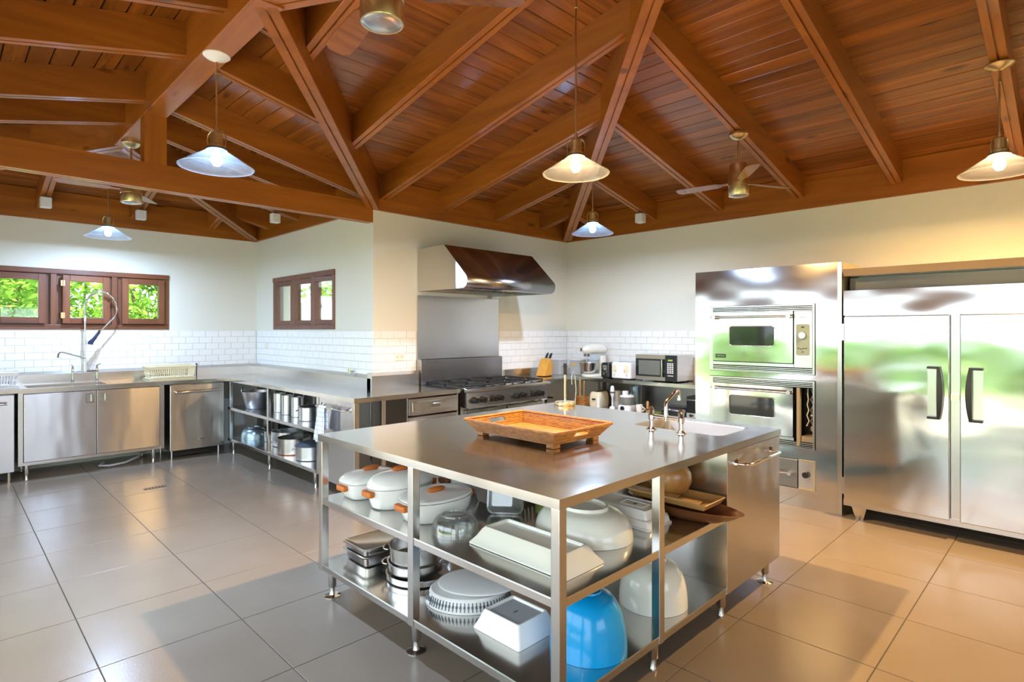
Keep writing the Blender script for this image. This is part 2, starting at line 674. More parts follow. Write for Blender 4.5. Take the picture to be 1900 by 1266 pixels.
# ------------------------------------------------------------------ walls
def hole_wall(name, axis, at, a0, a1, z1, holes, t):
    """wall slab from at to at+t with rectangular holes (a0,a1,z0,z1) along the other axis"""
    b = MB()

    def bx(p, q, zz0, zz1):
        if q - p < 1e-4 or zz1 - zz0 < 1e-4:
            return
        lo, hi = min(at, at + t), max(at, at + t)
        if axis == 'y':
            b.box(p, q, lo, hi, zz0, zz1)
        else:
            b.box(lo, hi, p, q, zz0, zz1)
    cur = a0
    for (h0, h1, hz0, hz1) in sorted(holes):
        bx(cur, h0, 0, z1)
        bx(h0, h1, 0, hz0)
        bx(h0, h1, hz1, z1)
        cur = h1
    bx(cur, a1, 0, z1)
    return struct(name, b, 'wall_paint')


W1 = (0.30, 2.00, 1.49, 2.155)      # window over the sink (x)
W2 = (5.79, 7.41, 1.49, 2.15)       # window in the side wall (y)
wall_far = hole_wall('wall_far', 'y', YW, XL - 0.25, XO + 0.25, 3.0, [W1], 0.25)
wall_side = hole_wall('wall_side', 'x', XO, YH, YW, 3.0, [W2], 0.25)
wall_back = hole_wall('wall_back', 'y', YH, XO + 0.25, XF + 0.25, 3.0, [], 0.25)
wall_right = hole_wall('wall_right', 'x', XF, YB, YH, 3.0, [], 0.25)
wall_left = hole_wall('wall_left', 'x', XL, YB, YW, 3.0, [(-1.5, 6.3, 0.0, 2.0)], -0.25)
wall_front = hole_wall('wall_front', 'y', YB, XL - 0.25, XF + 0.25, 3.9, [(-0.3, 2.1, 0.7, 2.1)], -0.25)  # unseen opening, added to let fill light onto the island

door = thing('door_1', None, None, (0, 0, 0), 0, None, 'structure')
MB().box(XL - 0.03, XL + 0.02, -1.5, 6.3, 2.0, 2.66).build('added_transom', 'beam_y', door)  # unseen panel, added for its brown reflection in the refrigerator header
for y in (-1.5, 0.4, 2.32, 4.27, 6.22):
    MB().box(XL - 0.20, XL - 0.05, y, y + 0.08, 0.0, 2.0).build('door_post', 'window_wood_z', door)

# glazed white wall tiles, running bond, up to TILE_TOP
TW, TH, TG = 0.1545, 0.0785, 0.0016


def tile_run(parent, axis, at, a0, a1, z0, flip, off=0.0, skip=None):
    nrow = int(math.ceil((TILE_TOP - z0) / TH))
    for r in range(nrow):
        zt = TILE_TOP - r * TH
        zb = max(z0, zt - TH)
        if zt - zb < 0.012:
            continue
        x = a0 - (TW / 2 if r % 2 else 0.0) - off
        while x < a1:
            p, q = max(x, a0), min(x + TW, a1)
            x += TW
            if q - p < 0.012:
                continue
            if skip and p < skip[1] and q > skip[0]:
                if p < skip[0] - 0.012:
                    q = skip[0]
                elif q > skip[1] + 0.012:
                    p = skip[1]
                else:
                    continue
            me = tile_mesh(q - p - 2 * TG, zt - zb - 2 * TG, 0.007, 'tile_glaze', 0.0016)
            c, z = (p + q) / 2, (zt + zb) / 2
            if axis == 'y':
                put('tile', me, (c, at - 0.0015, z), parent, (PI / 2, 0, 0))
            else:
                put('tile', me, (at - 0.0015, c, z), parent, (PI / 2, 0, -PI / 2))


for par, ax, at, a0, a1 in ((wall_far, 'y', YW, 0.1, XO), (wall_side, 'x', XO, YH, YW), (wall_back, 'y', YH, XO, XF), (wall_right, 'x', XF, 2.62, YH)):
    b = MB()
    if ax == 'y':
        b.box(a0, a1, at - 0.002, at, 0.92, TILE_TOP)
    else:
        b.box(at - 0.002, at, a0, a1, 0.92, TILE_TOP)
    b.build('grout_bed', 'grout', par)
tile_run(wall_far, 'y', YW, 0.1, XO - 0.009, 1.02, False)
tile_run(wall_side, 'x', XO, YH - 0.006, YW - 0.009, 1.02, False, 0.03)
tile_run(wall_back, 'y', YH, XO - 0.008, XF - 0.009, 0.99, False, 0.06, (3.575, 4.79))
tile_run(wall_right, 'x', XF, 2.62, YH - 0.009, 0.96, False, 0.02)

# the wall beams at the eaves
for k, (x0, x1, y0, y1, m) in enumerate(((XO, XF, YH - 0.03, YH + 0.1, 'beam_x'), (XF - 0.03, XF + 0.1, YB, YH, 'beam_y'), (XO - 0.03, XO + 0.1, YH + 0.11, YW, 'beam_y'),
                                         (XL, XO, YW - 0.03, YW + 0.1, 'beam_x'), (XL - 0.1, XL + 0.03, YB, YW, 'beam_y'))):
    struct('trim_%d' % (k + 1), MB().box(x0, x1, y0, y1, T, 3.0), m)

# ------------------------------------------------------------------ roof: planks on exposed rafters
PB, PR, PW_, = 0.21, 0.216, 0.231
zB = lambda x, y: 3.0 + PB * (YH - y)
zR = lambda x, y: 3.0 + PR * (XF - x)
zWR = lambda x, y: 3.0 + PW_ * (XO - x)
zL = lambda x, y: 3.0 + PW_ * (x - XL)
zE = lambda x, y: 3.0 + PW_ * (YW - y)
PLANES = [
    ('y', zB, [(XO, YH), (XF, YH), (APX, APY), (RX, PY)], 'plank_x'),
    ('x', zR, [(XF, YB), (XF, YH), (APX, APY), (APX, YB)], 'plank_y'),
    ('x', zWR, [(XO, YH), (XO, YW), (RX, YW - (XO - RX)), (RX, PY)], 'plank_y'),
    ('x', zL, [(XL, PY), (RX, PY), (RX, YW - (XO - RX)), (XL, YW)], 'plank_y'),
    ('x', zL, [(XL, YB), (APX, YB), (APX, APY), (RX, PY), (XL, PY)], 'plank_y'),
    ('y', zE, [(XL, YW), (XO, YW), (RX, YW - (XO - RX))], 'plank_x'),
]
b = MB()
for ax, zf, poly, m in PLANES:
    b.loft([[(x, y, zf(x, y) + 0.022) for x, y in poly], [(x, y, zf(x, y) + 0.10) for x, y in poly]])
# eaves and a closed edge above the walls
b.box(XL - 0.9, XL, YB - 0.3, YW + 0.9, 2.98, 3.08)
b.box(XL - 0.9, XO + 0.25, YW, YW + 0.9, 2.98, 3.08)
b.box(XO, XO + 0.25, YH, YW + 0.9, 2.98, 3.08)
b.box(XO, XF + 0.9, YH, YH + 0.3, 2.98, 3.08)
b.box(XF, XF + 0.9, YB - 0.3, YH, 2.98, 3.08)
ceiling = struct('ceiling', b, 'roof_deck')


def clip(poly, k, lim, keep_less):
    out = []
    n = len(poly)
    for i in range(n):
        p, q = poly[i], poly[(i + 1) % n]
        a, c = (p[k] <= lim) == keep_less, (q[k] <= lim) == keep_less
        if a:
            out.append(p)
        if a != c:
            t = (lim - p[k]) / (q[k] - p[k])
            out.append((p[0] + (q[0] - p[0]) * t, p[1] + (q[1] - p[1]) * t))
    return out


def area(p):
    return abs(sum(p[i][0] * p[(i + 1) % len(p)][1] - p[(i + 1) % len(p)][0] * p[i][1] for i in range(len(p)))) / 2


PLW = 0.125
for ax, zf, poly, m in PLANES:
    k = 0 if ax == 'x' else 1
    lo, hi = min(p[k] for p in poly), max(p[k] for p in poly)
    eave_hi = zf(*[(p) for p in poly if p[k] == hi][0]) < zf(*[(p) for p in poly if p[k] == lo][0])
    n = int(math.ceil((hi - lo) / PLW))
    for i in range(n):
        if eave_hi:
            a, c = hi - (i + 1) * PLW + 0.003, hi - i * PLW - 0.003
        else:
            a, c = lo + i * PLW + 0.003, lo + (i + 1) * PLW - 0.003
        pl = clip(clip(poly, k, c, True), k, a, False)
        if len(pl) < 3 or area(pl) < 0.004:
            continue
        cx = sum(p[0] for p in pl) / len(pl)
        cy = sum(p[1] for p in pl) / len(pl)
        cz = zf(cx, cy)
        mbp = MB()
        up = [(x - cx, y - cy, zf(x, y) + 0.020 - cz) for x, y in pl]
        lo_ = [(x - cx, y - cy, zf(x, y) + 0.005 - cz) for x, y in pl]
        ins = []
        for x, y in pl:                        # eased lower edges: the V joint
            pp = [x, y]
            pp[k] = min(max(pp[k], a + 0.004), c - 0.004)
            ins.append((pp[0] - cx, pp[1] - cy, zf(x, y) - cz))
        mbp.loft([ins, lo_, up])
        put('plank', mbp.mesh('plank', m), (cx, cy, cz), ceiling)


def beam(name, p0, p1, z0, z1, w, depth, m, groove=True, parent=None):
    """rafter from plan point p0 (underside z0) to p1 (underside z1), vertical sides, a groove along the underside"""
    a, c = Vector((p0[0], p0[1], z0)), Vector((p1[0], p1[1], z1))
    mid = (a + c) / 2
    d = Vector((c.x - a.x, c.y - a.y, 0)).normalized()
    s = Vector((-d.y, d.x, 0))
    g = 0.006
    if groove:
        sec = [(-w / 2, depth), (-w / 2, 0.002), (-w / 2 + 0.002, 0), (-g, 0), (-g, 0.014), (g, 0.014), (g, 0), (w / 2 - 0.002, 0), (w / 2, 0.002), (w / 2, depth)]
    else:
        sec = [(-w / 2, depth), (-w / 2, 0.004), (-w / 2 + 0.004, 0), (w / 2 - 0.004, 0), (w / 2, 0.004), (w / 2, depth)]
    bb = MB()
    bb.loft([[q - mid + s * e + Vector((0, 0, h)) for e, h in sec] for q in (a, c)])
    return put(name, bb.mesh(name, m), mid, parent or ceiling)


RD, HD = 0.215, 0.32
RW = 0.09


def rafter(p0, p1, zf, m):
    beam('rafter', p0, p1, zf(*p0) - RD, zf(*p1) - RD, RW, RD, m)


for y in (4.47, 3.65, 2.83, 2.01, 1.19, 0.37, -0.45, -1.27, -2.1):
    xe = XF - (YH - y) * PB / PR if y > APY else APX
    rafter((XF - 0.02, y), (xe, y), zR, 'beam_x')
for x in (5.54, 4.74, 3.93, 3.16):
    rafter((x, YH - 0.02), (x, YH - (XF - x) * PR / PB), zB, 'beam_y')
for x in (2.37, 1.58):
    rafter((x, YH - (XO - x) * PW_ / PB), (x, PY - (x - RX) * (PY - APY) / (APX - RX)), zB, 'beam_y')
for y in (7.5, 6.65, 5.78, 5.09):
    rafter((XO - 0.02, y), (max(RX, XO - (YW - y)), y), zWR, 'beam_x')
for y in (4.05, 3.3):
    rafter((XO - (YH - y) * PB / PW_, y), (RX, y), zWR, 'beam_x')
for y in (7.5, 6.65, 5.68, 5.03, 4.03, 3.3):
    rafter((XL + 0.02, y), (min(RX, XL + (YW - y)), y), zL, 'beam_x')
for y in (2.5, 1.7, 0.9, 0.1, -0.7, -1.5, -2.3):
    xe = RX + (PY - y) * (APX - RX) / (PY - APY) if y > APY else APX
    rafter((XL + 0.02, y), (xe, y), zL, 'beam_x')
for x in (-0.05, 0.78, 1.63, 2.48):
    rafter((x, YW - 0.02), (x, YW - min(x - XL, XO - x)), zE, 'beam_y')
HIPS = [('hip_beam', (XF, YH), (APX, APY), zB), ('valley_beam', (XO, YH), (RX, PY), zB), ('hip_beam', (RX, PY), (APX, APY), zB),
        ('hip_beam', (XO, YW), (RX, YW - (XO - RX)), zE), ('hip_beam', (XL, YW), (RX, YW - (XO - RX)), zE)]
for n, p0, p1, zf in HIPS:
    beam(n, p0, p1, zf(*p0) - HD, zf(*p1) - HD, 0.115, HD, 'beam_d')
ZRG = zWR(RX, 0) - HD
beam('ridge_beam', (RX, PY - 0.05), (RX, YW - (XO - RX)), ZRG, ZRG, 0.15, HD, 'beam_y', False)
zap = zB(0, APY) - HD
beam('ridge_beam', (APX, APY), (APX, YB), zap, zap, 0.15, HD, 'beam_y', False)
beam('tie_beam', (XL, YH + 0.05), (XO + 0.0, YH + 0.05), 2.557, 2.557, 0.10, 0.195, 'beam_x', True)
put('king_post', MB().box(-0.075, 0.075, -0.06, 0.06, 0, ZRG - 2.752).mesh('king_post', 'beam_z'), (RX, YH + 0.06, 2.752), ceiling)

# small white boxes fixed under the lower rafter ends
lab = ['white box under the rafter above the leftmost window sash', 'white box under the rafter left of the wing corner, beside the brass fan',
       'white box under the rafter above the side wall window', 'white box under the rafter over the small kitchen appliances']
for l, (x, y, z) in zip(lab, ((0.78, 7.60, 2.77), (1.63, 7.62, 2.765), (2.76, 6.65, 2.77), (5.76, 3.65, 2.755))):
    zf = zE if y > 7 else (zWR if x < 3 else zR)
    top = zf(x, y) - RD - 0.0
    bx_ = MB()
    bx_.rlathe([(0.004, 0), (0, 0.004), (0, 0.10), (0.004, 0.104)], 0.095, 0.095, 0.012)
    sp = thing('speaker_box', l, 'speaker', (x, y, top - 0.125), 0, 'white boxes under the rafters')
    bx_.build('housing', 'plastic_white', sp)
    MB().box(-0.02, 0.02, -0.02, 0.02, 0.104, 0.14).build('bracket', 'steel_dark', sp)


# ------------------------------------------------------------------ windows
def sash(parent, c, w, h, axis, pane_frame=0.07, t=0.045, ang=0.0, hinge_side=None):
    """wooden sash centred at c, w wide and h high, facing -axis; built round its own origin"""
    e = bpy.data.objects.new('sash', None)
    COL.objects.link(e)
    e.parent = parent
    e.location = c
    e.rotation_euler = (0, 0, ang + (0 if axis == 'y' else -PI / 2))
    bb = MB()
    f = pane_frame
    for x0, x1, z0, z1 in ((-w / 2, -w / 2 + f, -h / 2, h / 2), (w / 2 - f, w / 2, -h / 2, h / 2)):
        bb.box(x0, x1, -t / 2, t / 2, z0, z1)
    o1 = bb.build('stile', 'window_wood_z', e, bevel=0.004)
    bb = MB()
    for z0, z1 in ((-h / 2, -h / 2 + f), (h / 2 - f, h / 2)):
        bb.box(-w / 2 + f, w / 2 - f, -t / 2, t / 2, z0, z1)
    bb.build('rail', 'window_wood_x', e, bevel=0.003)
    MB().box(-w / 2 + f - 0.004, w / 2 - f + 0.004, -0.003, 0.003, -h / 2 + f - 0.004, h / 2 - f + 0.004).build('pane', 'pane', e)
    if hinge_side:
        for z in (-h / 2 + 0.09, h / 2 - 0.09):
            hb = MB()
            hb.box(hinge_side * (w / 2) - 0.018, hinge_side * (w / 2) + 0.018, -t / 2 - 0.006, -t / 2 + 0.001, z - 0.03, z + 0.03)
            hb.cyl((hinge_side * w / 2, -t / 2 - 0.004, z - 0.034), (hinge_side * w / 2, -t / 2 - 0.004, z + 0.034), 0.006, n=8)
            hb.build('hinge', 'brass', e)
    return e


def casing(parent, a0, a1, z0, z1, at, axis, mull):
    fw, d0, d1 = 0.055, -0.012, 0.10
    def bx(p, q, zz0, zz1, n, m, ex=0.0):
        bb = MB()
        if axis == 'y':
            bb.box(p, q, at + d0 - ex, at + d1, zz0, zz1)
        else:
            bb.box(at + d0 - ex, at + d1, p, q, zz0, zz1)
        bb.build(n, m, parent, bevel=0.004)
    mh = 'window_wood_x'
    bx(a0, a1, z1 - fw, z1, 'head', mh, 0.008)
    bx(a0, a1, z0, z0 + fw, 'sill', mh)
    for p in (a0, a1 - fw):
        bx(p, p + fw, z0 + fw, z1 - fw, 'jamb', 'window_wood_z')
    for p in mull:
        bx(p - 0.028, p + 0.028, z0 + fw, z1 - fw, 'mullion', 'window_wood_z')


win1 = thing('window_1', None, None, (1.15, YW, 1.49), 0, None, 'structure')
win1.location = (0, 0, 0)
casing(win1, W1[0], W1[1], W1[2], W1[3], YW, 'y', (0.885, 1.442))
for cx, ang, hs in ((0.60, 0.0, None), (1.175, math.radians(3), -1), (1.727, 0.0, None)):
    sash(win1, (cx, YW - 0.02, 1.822), 0.435, 0.535, 'y', 0.066, 0.05, ang, hs)
for p0, p1 in ((0.355, 0.857), (0.913, 1.414), (1.470, 1.945)):      # fixed ground behind each sash
    bb = MB()
    bb.box(p0, p1, YW + 0.03, YW + 0.07, 1.545, 1.60).box(p0, p1, YW + 0.03, YW + 0.07, 2.045, 2.10)
    c = {0.355: 0.60, 0.913: 1.175, 1.470: 1.727}[p0]
    bb.box(p0, c - 0.19, YW + 0.03, YW + 0.07, 1.60, 2.045).box(c + 0.19, p1, YW + 0.03, YW + 0.07, 1.60, 2.045)
    bb.build('panel', 'window_wood_z', win1)
win2 = thing('window_2', None, None, (0, 0, 0), 0, None, 'structure')
casing(win2, W2[0], W2[1], W2[2], W2[3], XO, 'x', (6.33, 6.87))
for cy in (6.075, 6.60, 7.13):
    sash(win2, (XO + 0.035, cy, 1.818), 0.47, 0.575, 'x', 0.07, 0.045, math.radians(9))

fill_win = thing('fill_window', None, None, (0, 0, 0), 0, None, 'structure')  # added frame, out of view, round the fill-light opening
for x in (-0.3, 0.475, 1.27, 2.045):
    MB().box(x, x + 0.055, YB - 0.12, YB + 0.012, 0.7, 2.1).build('jamb', 'window_wood_z', fill_win)
for z in (0.7, 2.045):
    MB().box(-0.245, 2.045, YB - 0.12, YB + 0.012, z, z + 0.055).build('rail', 'window_wood_x', fill_win)

# ------------------------------------------------------------------ garden outside
g = MB()
g.add([(-26, -20, -0.12), (26, -20, -0.12), (26, 26, -0.12), (-26, 26, -0.12)], [(0, 1, 2, 3)])
struct('ground', g, 'lawn')
struct('terrace', MB().box(XL - 3.0, XL - 0.25, -3, 8, -0.10, -0.01), 'terrace')
ew = MB()
ew.box(4.2, 4.45, 8.2, 10.8, -0.1, 1.93)
struct('exterior_wall', ew, 'exterior_white')


def shrub(name, label, loc, rx, ry, h, n, size, seed, base=0.1, nb=26, cat='shrub', group='shrubs in the garden'):
    rnd = random.Random(seed)
    t = thing(name, label, cat, loc, 0, group)
    st = MB()
    for k in range(7):
        a = rnd.uniform(0, 2 * PI)
        p = [Vector((rnd.uniform(-.15, .15), rnd.uniform(-.1, .1), 0))]
        for q in range(1, 6):
            p.append(Vector((math.cos(a) * rx * 0.14 * q + rnd.uniform(-.06, .06), math.sin(a) * ry * 0.14 * q + rnd.uniform(-.06, .06), h * q / 6)))
        st.tube(p, [0.03, 0.026, 0.022, 0.018, 0.013, 0.006], 6)
    st.build('stems', 'bark', t, 60)
    lf = MB()
    vs, fs = [], []
    blobs = [(rnd.uniform(-rx, rx) * 0.75, rnd.uniform(-ry, ry) * 0.7, rnd.uniform(base + 0.15, 0.92) * h, rnd.uniform(0.25, 0.5)) for _ in range(nb)]
    for k in range(n):
        bx0, by0, bz0, br = rnd.choice(blobs)
        d = Vector((rnd.gauss(0, 1), rnd.gauss(0, 1), rnd.gauss(0, 1))).normalized() * br * rnd.uniform(0.5, 1.05)
        c = Vector((bx0, by0, bz0)) + d
        if c.z < 0.02:
            continue
        u = Vector((rnd.gauss(0, 1), rnd.gauss(0, 1), rnd.gauss(0, .7))).normalized()
        w = u.cross(Vector((rnd.gauss(0, 1), rnd.gauss(0, 1), rnd.gauss(0, 1)))).normalized()
        L_ = size * rnd.uniform(0.7, 1.3)
        i = len(vs)
        vs += [c - u * L_, c + w * L_ * 0.42, c + u * L_, c - w * L_ * 0.42]
        fs.append((i, i + 1, i + 2, i + 3))
    lf.v, lf.f = vs, fs
    o = lf.build('foliage', 'leaf', t)
    o['kind'] = 'stuff'
    return t


for k, (x, y, rx, ry, h, n, sz) in enumerate(((0.35, 11.0, 1.0, 0.9, 3.7, 6500, 0.06), (2.75, 11.1, 1.0, 0.9, 3.9, 6500, 0.06), (1.6, 13.4, 1.3, 0.8, 4.4, 6500, 0.07))):
    shrub('garden_shrub', ['leafy green shrub outside the leftmost sink window sash',
                           'leafy green shrub outside the sink window sash nearest the corner',
                           'tall leafy green shrub farther back outside the middle sink window sash'][k], (x, y, -0.12), rx, ry, h, n, sz, 11 + k)
shrub('garden_shrub', 'leafy green shrub outside the side wall window', (6.2, 10.5, -0.12), 1.5, 1.2, 2.9, 3000, 0.08, 31)
shrub('garden_hedge', 'long green hedge across the lawn beyond the open doorway', (-6.2, 3.5, -0.12), 0.9, 9.0, 1.75, 11000, 0.10, 51, 0.1, 75, 'hedge', None)

# ------------------------------------------------------------------ steel worktop along the walls
FX, FY, FH = 2.46, 7.34, 4.33       # front edges: side run (x), sink run (y), range run (y)
SB = 0.012                           # gap to the wall tiles
wt = thing('steel_worktop', 'brushed steel L-shaped worktop with upstand along the sink wall and side wall', 'worktop', (1.5, 7.6, 0.86))
SK = (0.62, 1.28, 7.42, 7.80)        # sink opening
b = MB(wt)
z0, z1 = WT - 0.04, WT
z0_top = z0
b.box(-0.12, SK[0], FY, YW - SB, z0, z1).box(SK[1], FX, FY, YW - SB, z0, z1)
b.box(SK[0], SK[1], FY, SK[2], z0, z1).box(SK[0], SK[1], SK[3], YW - SB, z0, z1)
b.box(FX, XO - SB, YH + 0.0, YW - SB, z0, z1)
b.box(FX, XO - SB, FH, YH, z0, z1).box(XO - SB, 3.615, FH, YH - SB - 0.006, z0, z1)
b.build('top', 'steel_top', wt)
b = MB(wt)
d = 0.19
x0, x1, y0, y1 = SK
b.box(x0, x1, y0, y1, z0 - d, z0 - d + 0.003)
b.box(x0 + 0.001, x0 + 0.004, y0, y1, z0 - d, z1 - 0.001).box(x1 - 0.004, x1 - 0.001, y0, y1, z0 - d, z1 - 0.001)
b.box(x0, x1, y0 + 0.001, y0 + 0.004, z0 - d, z1 - 0.001).box(x0, x1, y1 - 0.004, y1 - 0.001, z0 - d, z1 - 0.001)
b.build('basin', 'basin_steel', wt)
UP = 1.035


def upstand(name, pts):
    return MB(wt).prism(pts[0], pts[1], pts[2], pts[3]).build(name, 'steel', wt)


# sloped-top upstands: profile in the plane across the wall
upstand('upstand', ([(YW - 0.075, WT), (YW - 0.075, UP - 0.03), (YW - 0.02, UP), (YW - 0.012, UP), (YW - 0.012, WT)], 'x', -0.12, XO - 0.075))
upstand('upstand', ([(XO - 0.075, WT), (XO - 0.075, UP - 0.03), (XO - 0.02, UP), (XO - 0.012, UP), (XO - 0.012, WT)], 'y', YH - 0.075, YW - 0.075))
upstand('upstand', ([(YH - 0.105, WT), (YH - 0.105, UP - 0.005), (YH - 0.045, UP + 0.022), (YH - 0.012, UP + 0.022), (YH - 0.012, WT)], 'x', XO - 0.075, 3.54))

wr = thing('steel_worktop', 'steel worktop in the far corner right of the range, under the knife block', 'worktop', (5.2, 4.7, 0.87))
b = MB(wr)
b.box(4.86, XF - SB - 0.004, 4.45, YH - SB - 0.004, z0, z1)
b.build('top', 'steel_top', wr)
MB(wr).box(4.86, XF - 0.03, YH - 0.035, YH - 0.010, WT, 1.0).build('upstand', 'steel', wr)
MB(wr).box(4.87, 4.91, 4.47, 4.51, 0.0, z0).build('leg', 'steel', wr)
MB(wr).box(4.90, 5.50, 4.55, YH - 0.02, 0.50, 0.53).build('shelf', 'steel', wr)

sh = thing('appliance_shelf', 'two-tier steel counter under the microwave, mixer and toasters', 'counter', (5.8, 3.6, 0.0))
b = MB(sh)
b.box(5.60, XF - 0.009, 2.63, 4.447, z0, z1)
b.build('top', 'steel_top', sh)
MB(sh).box(5.42, XF - 0.004, 2.63, 4.447, 0.52, 0.55).build('shelf', 'steel', sh)
MB(sh).box(XF - 0.008, XF - 0.004, 2.63, 4.44, 0.55, z0).build('back_panel', 'steel_dark', sh)
for y in (2.66, 4.38):
    MB(sh).box(5.44, 5.48, y, y + 0.04, 0.0, 0.52).build('leg', 'steel', sh)
    MB(sh).box(5.98, 6.02, y, y + 0.04, 0.55, z0).build('upright', 'steel', sh)


def round_leg(t, x, y, h, flange=False, r=0.021):
    o = MB(t).lathe([(r, h), (r, h * 0.36), (r * 0.93, h * 0.34), (r * 0.62, h * 0.33), (r * 0.62, 0.012), (r * 0.75, 0.008), (r * 0.75, 0.0)], (x, y, 0), 16).build('leg', 'steel', t, 40)
    if flange:
        MB(t).lathe([(0.045, 0.0), (0.045, 0.003), (0.02, 0.008)], (x, y, 0), 20).build('foot_plate', 'chrome', o, 40)
    return o


# ------------------------------------------------------------------ sink cabinet
sc = thing('sink_cabinet', 'two-door brushed steel cabinet under the sink and spray tap', 'cabinet', (1.17, 7.6, 0))
SX0, SX1, SY = 0.545, 1.80, 7.36
b = MB(sc)
b.box(SX0, SX1, SY + 0.02, YW - 0.05, 0.145, 0.16)
b.box(SX0, SX0 + 0.02, SY + 0.02, YW - 0.05, 0.16, z0 - 0.001).box(SX1 - 0.02, SX1, SY + 0.02, YW - 0.05, 0.16, z0 - 0.001)
b.build('carcass', 'steel', sc)
b = MB(sc)
b.box(SX0, 0.583, SY, SY + 0.02, 0.145, z0 - 0.001).box(1.757, SX1, SY, SY + 0.02, 0.145, z0 - 0.001)
b.box(0.583, 1.757, SY, SY + 0.02, 0.145, 0.178).box(0.583, 1.757, SY + 0.005, SY + 0.02, 0.852, z0 - 0.001)
b.build('face_frame', 'steel', sc, bevel=0.002)
for x0, x1, hx in ((0.588, 1.169, 1.112), (1.174, 1.752, 1.232)):
    dd = MB(sc).box(x0, x1, SY - 0.018, SY + 0.004, 0.182, 0.850).build('door', 'steel_door', sc, bevel=0.003)
    h = MB(sc)
    h.box(hx - 0.037, hx + 0.037, SY - 0.022, SY - 0.0185, 0.725, 0.735).box(hx - 0.037, hx + 0.037, SY - 0.022, SY - 0.0185, 0.815, 0.825)
    h.box(hx - 0.037, hx - 0.027, SY - 0.022, SY - 0.0185, 0.735, 0.815).box(hx + 0.027, hx + 0.037, SY - 0.022, SY - 0.0185, 0.735, 0.815)
    MB(sc).box(hx - 0.026, hx + 0.026, SY - 0.0195, SY - 0.0182, 0.736, 0.814).build('pull_shade', 'steel_dark', dd)  # flat plate, the hollow's shade put into its dark colour
    MB(sc).cyl((hx + 0.012, SY - 0.021, 0.740), (hx + 0.012, SY - 0.021, 0.810), 0.006, n=10).build('pull_lip', 'chrome', dd, 40)
    h.build('recessed_pull', 'chrome', dd)
for x in (0.61, 1.70):
    for y in (7.395, 7.90):
        round_leg(sc, x, y, 0.145)
hs = [Vector((1.28, 7.62, 0.03)), Vector((1.22, 7.5, 0.02)), Vector((1.3, 7.44, 0.02)), Vector((1.45, 7.47, 0.025)), Vector((1.6, 7.58, 0.05)), Vector((1.68, 7.7, 0.13))]
hose = MB().tube(hs, 0.012, 8)
solid('drain_hose', hose, 'ceramic_grey', 'grey drain hose lying on the floor beneath the sink cabinet', 'hose', smooth=60)


# ------------------------------------------------------------------ dishwashers
def dishwasher(x0, x1, label):
    t = thing('dishwasher', label, 'dishwasher', ((x0 + x1) / 2, 7.65, 0), 0, 'steel dishwashers beside the sink')
    MB(t).box(x0 + 0.01, x1 - 0.01, 7.37, 7.92, 0.10, 0.858).build('tub', 'steel_dark', t)
    dd = MB(t).box(x0 + 0.004, x1 - 0.004, 7.325, 7.368, 0.105, 0.852).build('door', 'steel_door', t, bevel=0.005)
    h = MB(t)
    hx0, hx1 = x0 + 0.06, x1 - 0.06
    pts = [(hx0 + (hx1 - hx0) * k / 10, 7.285 - 0.012 * math.sin(PI * k / 10), 0.775) for k in range(11)]
    h.tube(pts, 0.014, 10)
    for p in (pts[0], pts[-1]):
        h.cyl(p, (p[0], 7.326, p[2]), 0.009, n=8)
    h.build('handle', 'chrome', dd, 50)
    MB(t).box((x0 + x1) / 2 - 0.02, (x0 + x1) / 2 + 0.07, 7.3225, 7.3255, 0.205, 0.218).build('badge', 'chrome', dd)
    MB(t).box(x0 + 0.02, x1 - 0.02, 7.42, 7.44, 0.03, 0.10).build('kick_plate', 'black_iron', t)
    for x in (x0 + 0.04, x1 - 0.04):
        for y in (7.40, 7.86):
            MB(t).cyl((x, y, 0), (x, y, 0.10), 0.013, n=10).build('foot', 'steel', t)


dishwasher(1.845, 2.425, 'steel dishwasher between the sink cabinet and the open pot shelves')
dishwasher(-0.08, 0.52, 'steel dishwasher at the left edge, left of the sink cabinet')

# ------------------------------------------------------------------ sink tap with spray hose
tp = thing('spray_tap', 'tall chrome pre-rinse tap with coiled spring hose and navy spray handle', 'tap', (1.15, YW - 0.10, WT))
cy = YW - 0.10
b = MB(tp)
b.cyl((1.03, cy, 1.02), (1.27, cy, 1.02), 0.016, n=12)
for x in (1.04, 1.26):
    b.cyl((x, cy, WT + 0.002), (x, cy, 1.06), 0.014, n=12)
    b.cyl((x, cy, 1.055), (x, cy, 1.085), 0.017, 0.010, n=12)
b.build('bridge', 'chrome', tp, 40)
for x, sx in ((1.04, -1), (1.26, 1)):
    MB(tp).tube([(x, cy, 1.085), (x + sx * 0.01, cy - 0.03, 1.10), (x + sx * 0.02, cy - 0.08, 1.105)], [0.008, 0.007, 0.006], 8).build('lever', 'chrome', tp, 50)
b = MB(tp)
b.cyl((1.15, cy, 1.02), (1.15, cy, 1.62), 0.010, n=12)
b.cyl((1.15, cy, 1.02), (1.15, cy, 1.13), 0.019, 0.013, n=12).cyl((1.15, cy, 1.58), (1.15, cy, 1.64), 0.015, n=12)
b.cyl((1.15, cy, 1.33), (1.15, cy, 1.37), 0.018, n=12)
b.build('riser', 'chrome', tp, 40)
MB(tp).tube([(1.15, cy, 1.17), (1.10, cy - 0.06, 1.19), (0.93, cy - 0.22, 1.245), (0.90, cy - 0.25, 1.245), (0.885, cy - 0.262, 1.225), (0.882, cy - 0.265, 1.19)], [0.011, 0.010, 0.009, 0.009, 0.010, 0.012], 10).build('spout', 'chrome', tp, 50)
arc = []
for k in range(25):
    t_ = k / 24
    a = PI - t_ * PI * 1.08
    arc.append(Vector((1.295 + 0.145 * math.cos(a), cy - 0.03 * t_, 1.72 + 0.20 * math.sin(a) * (1.0) + 0.0)))
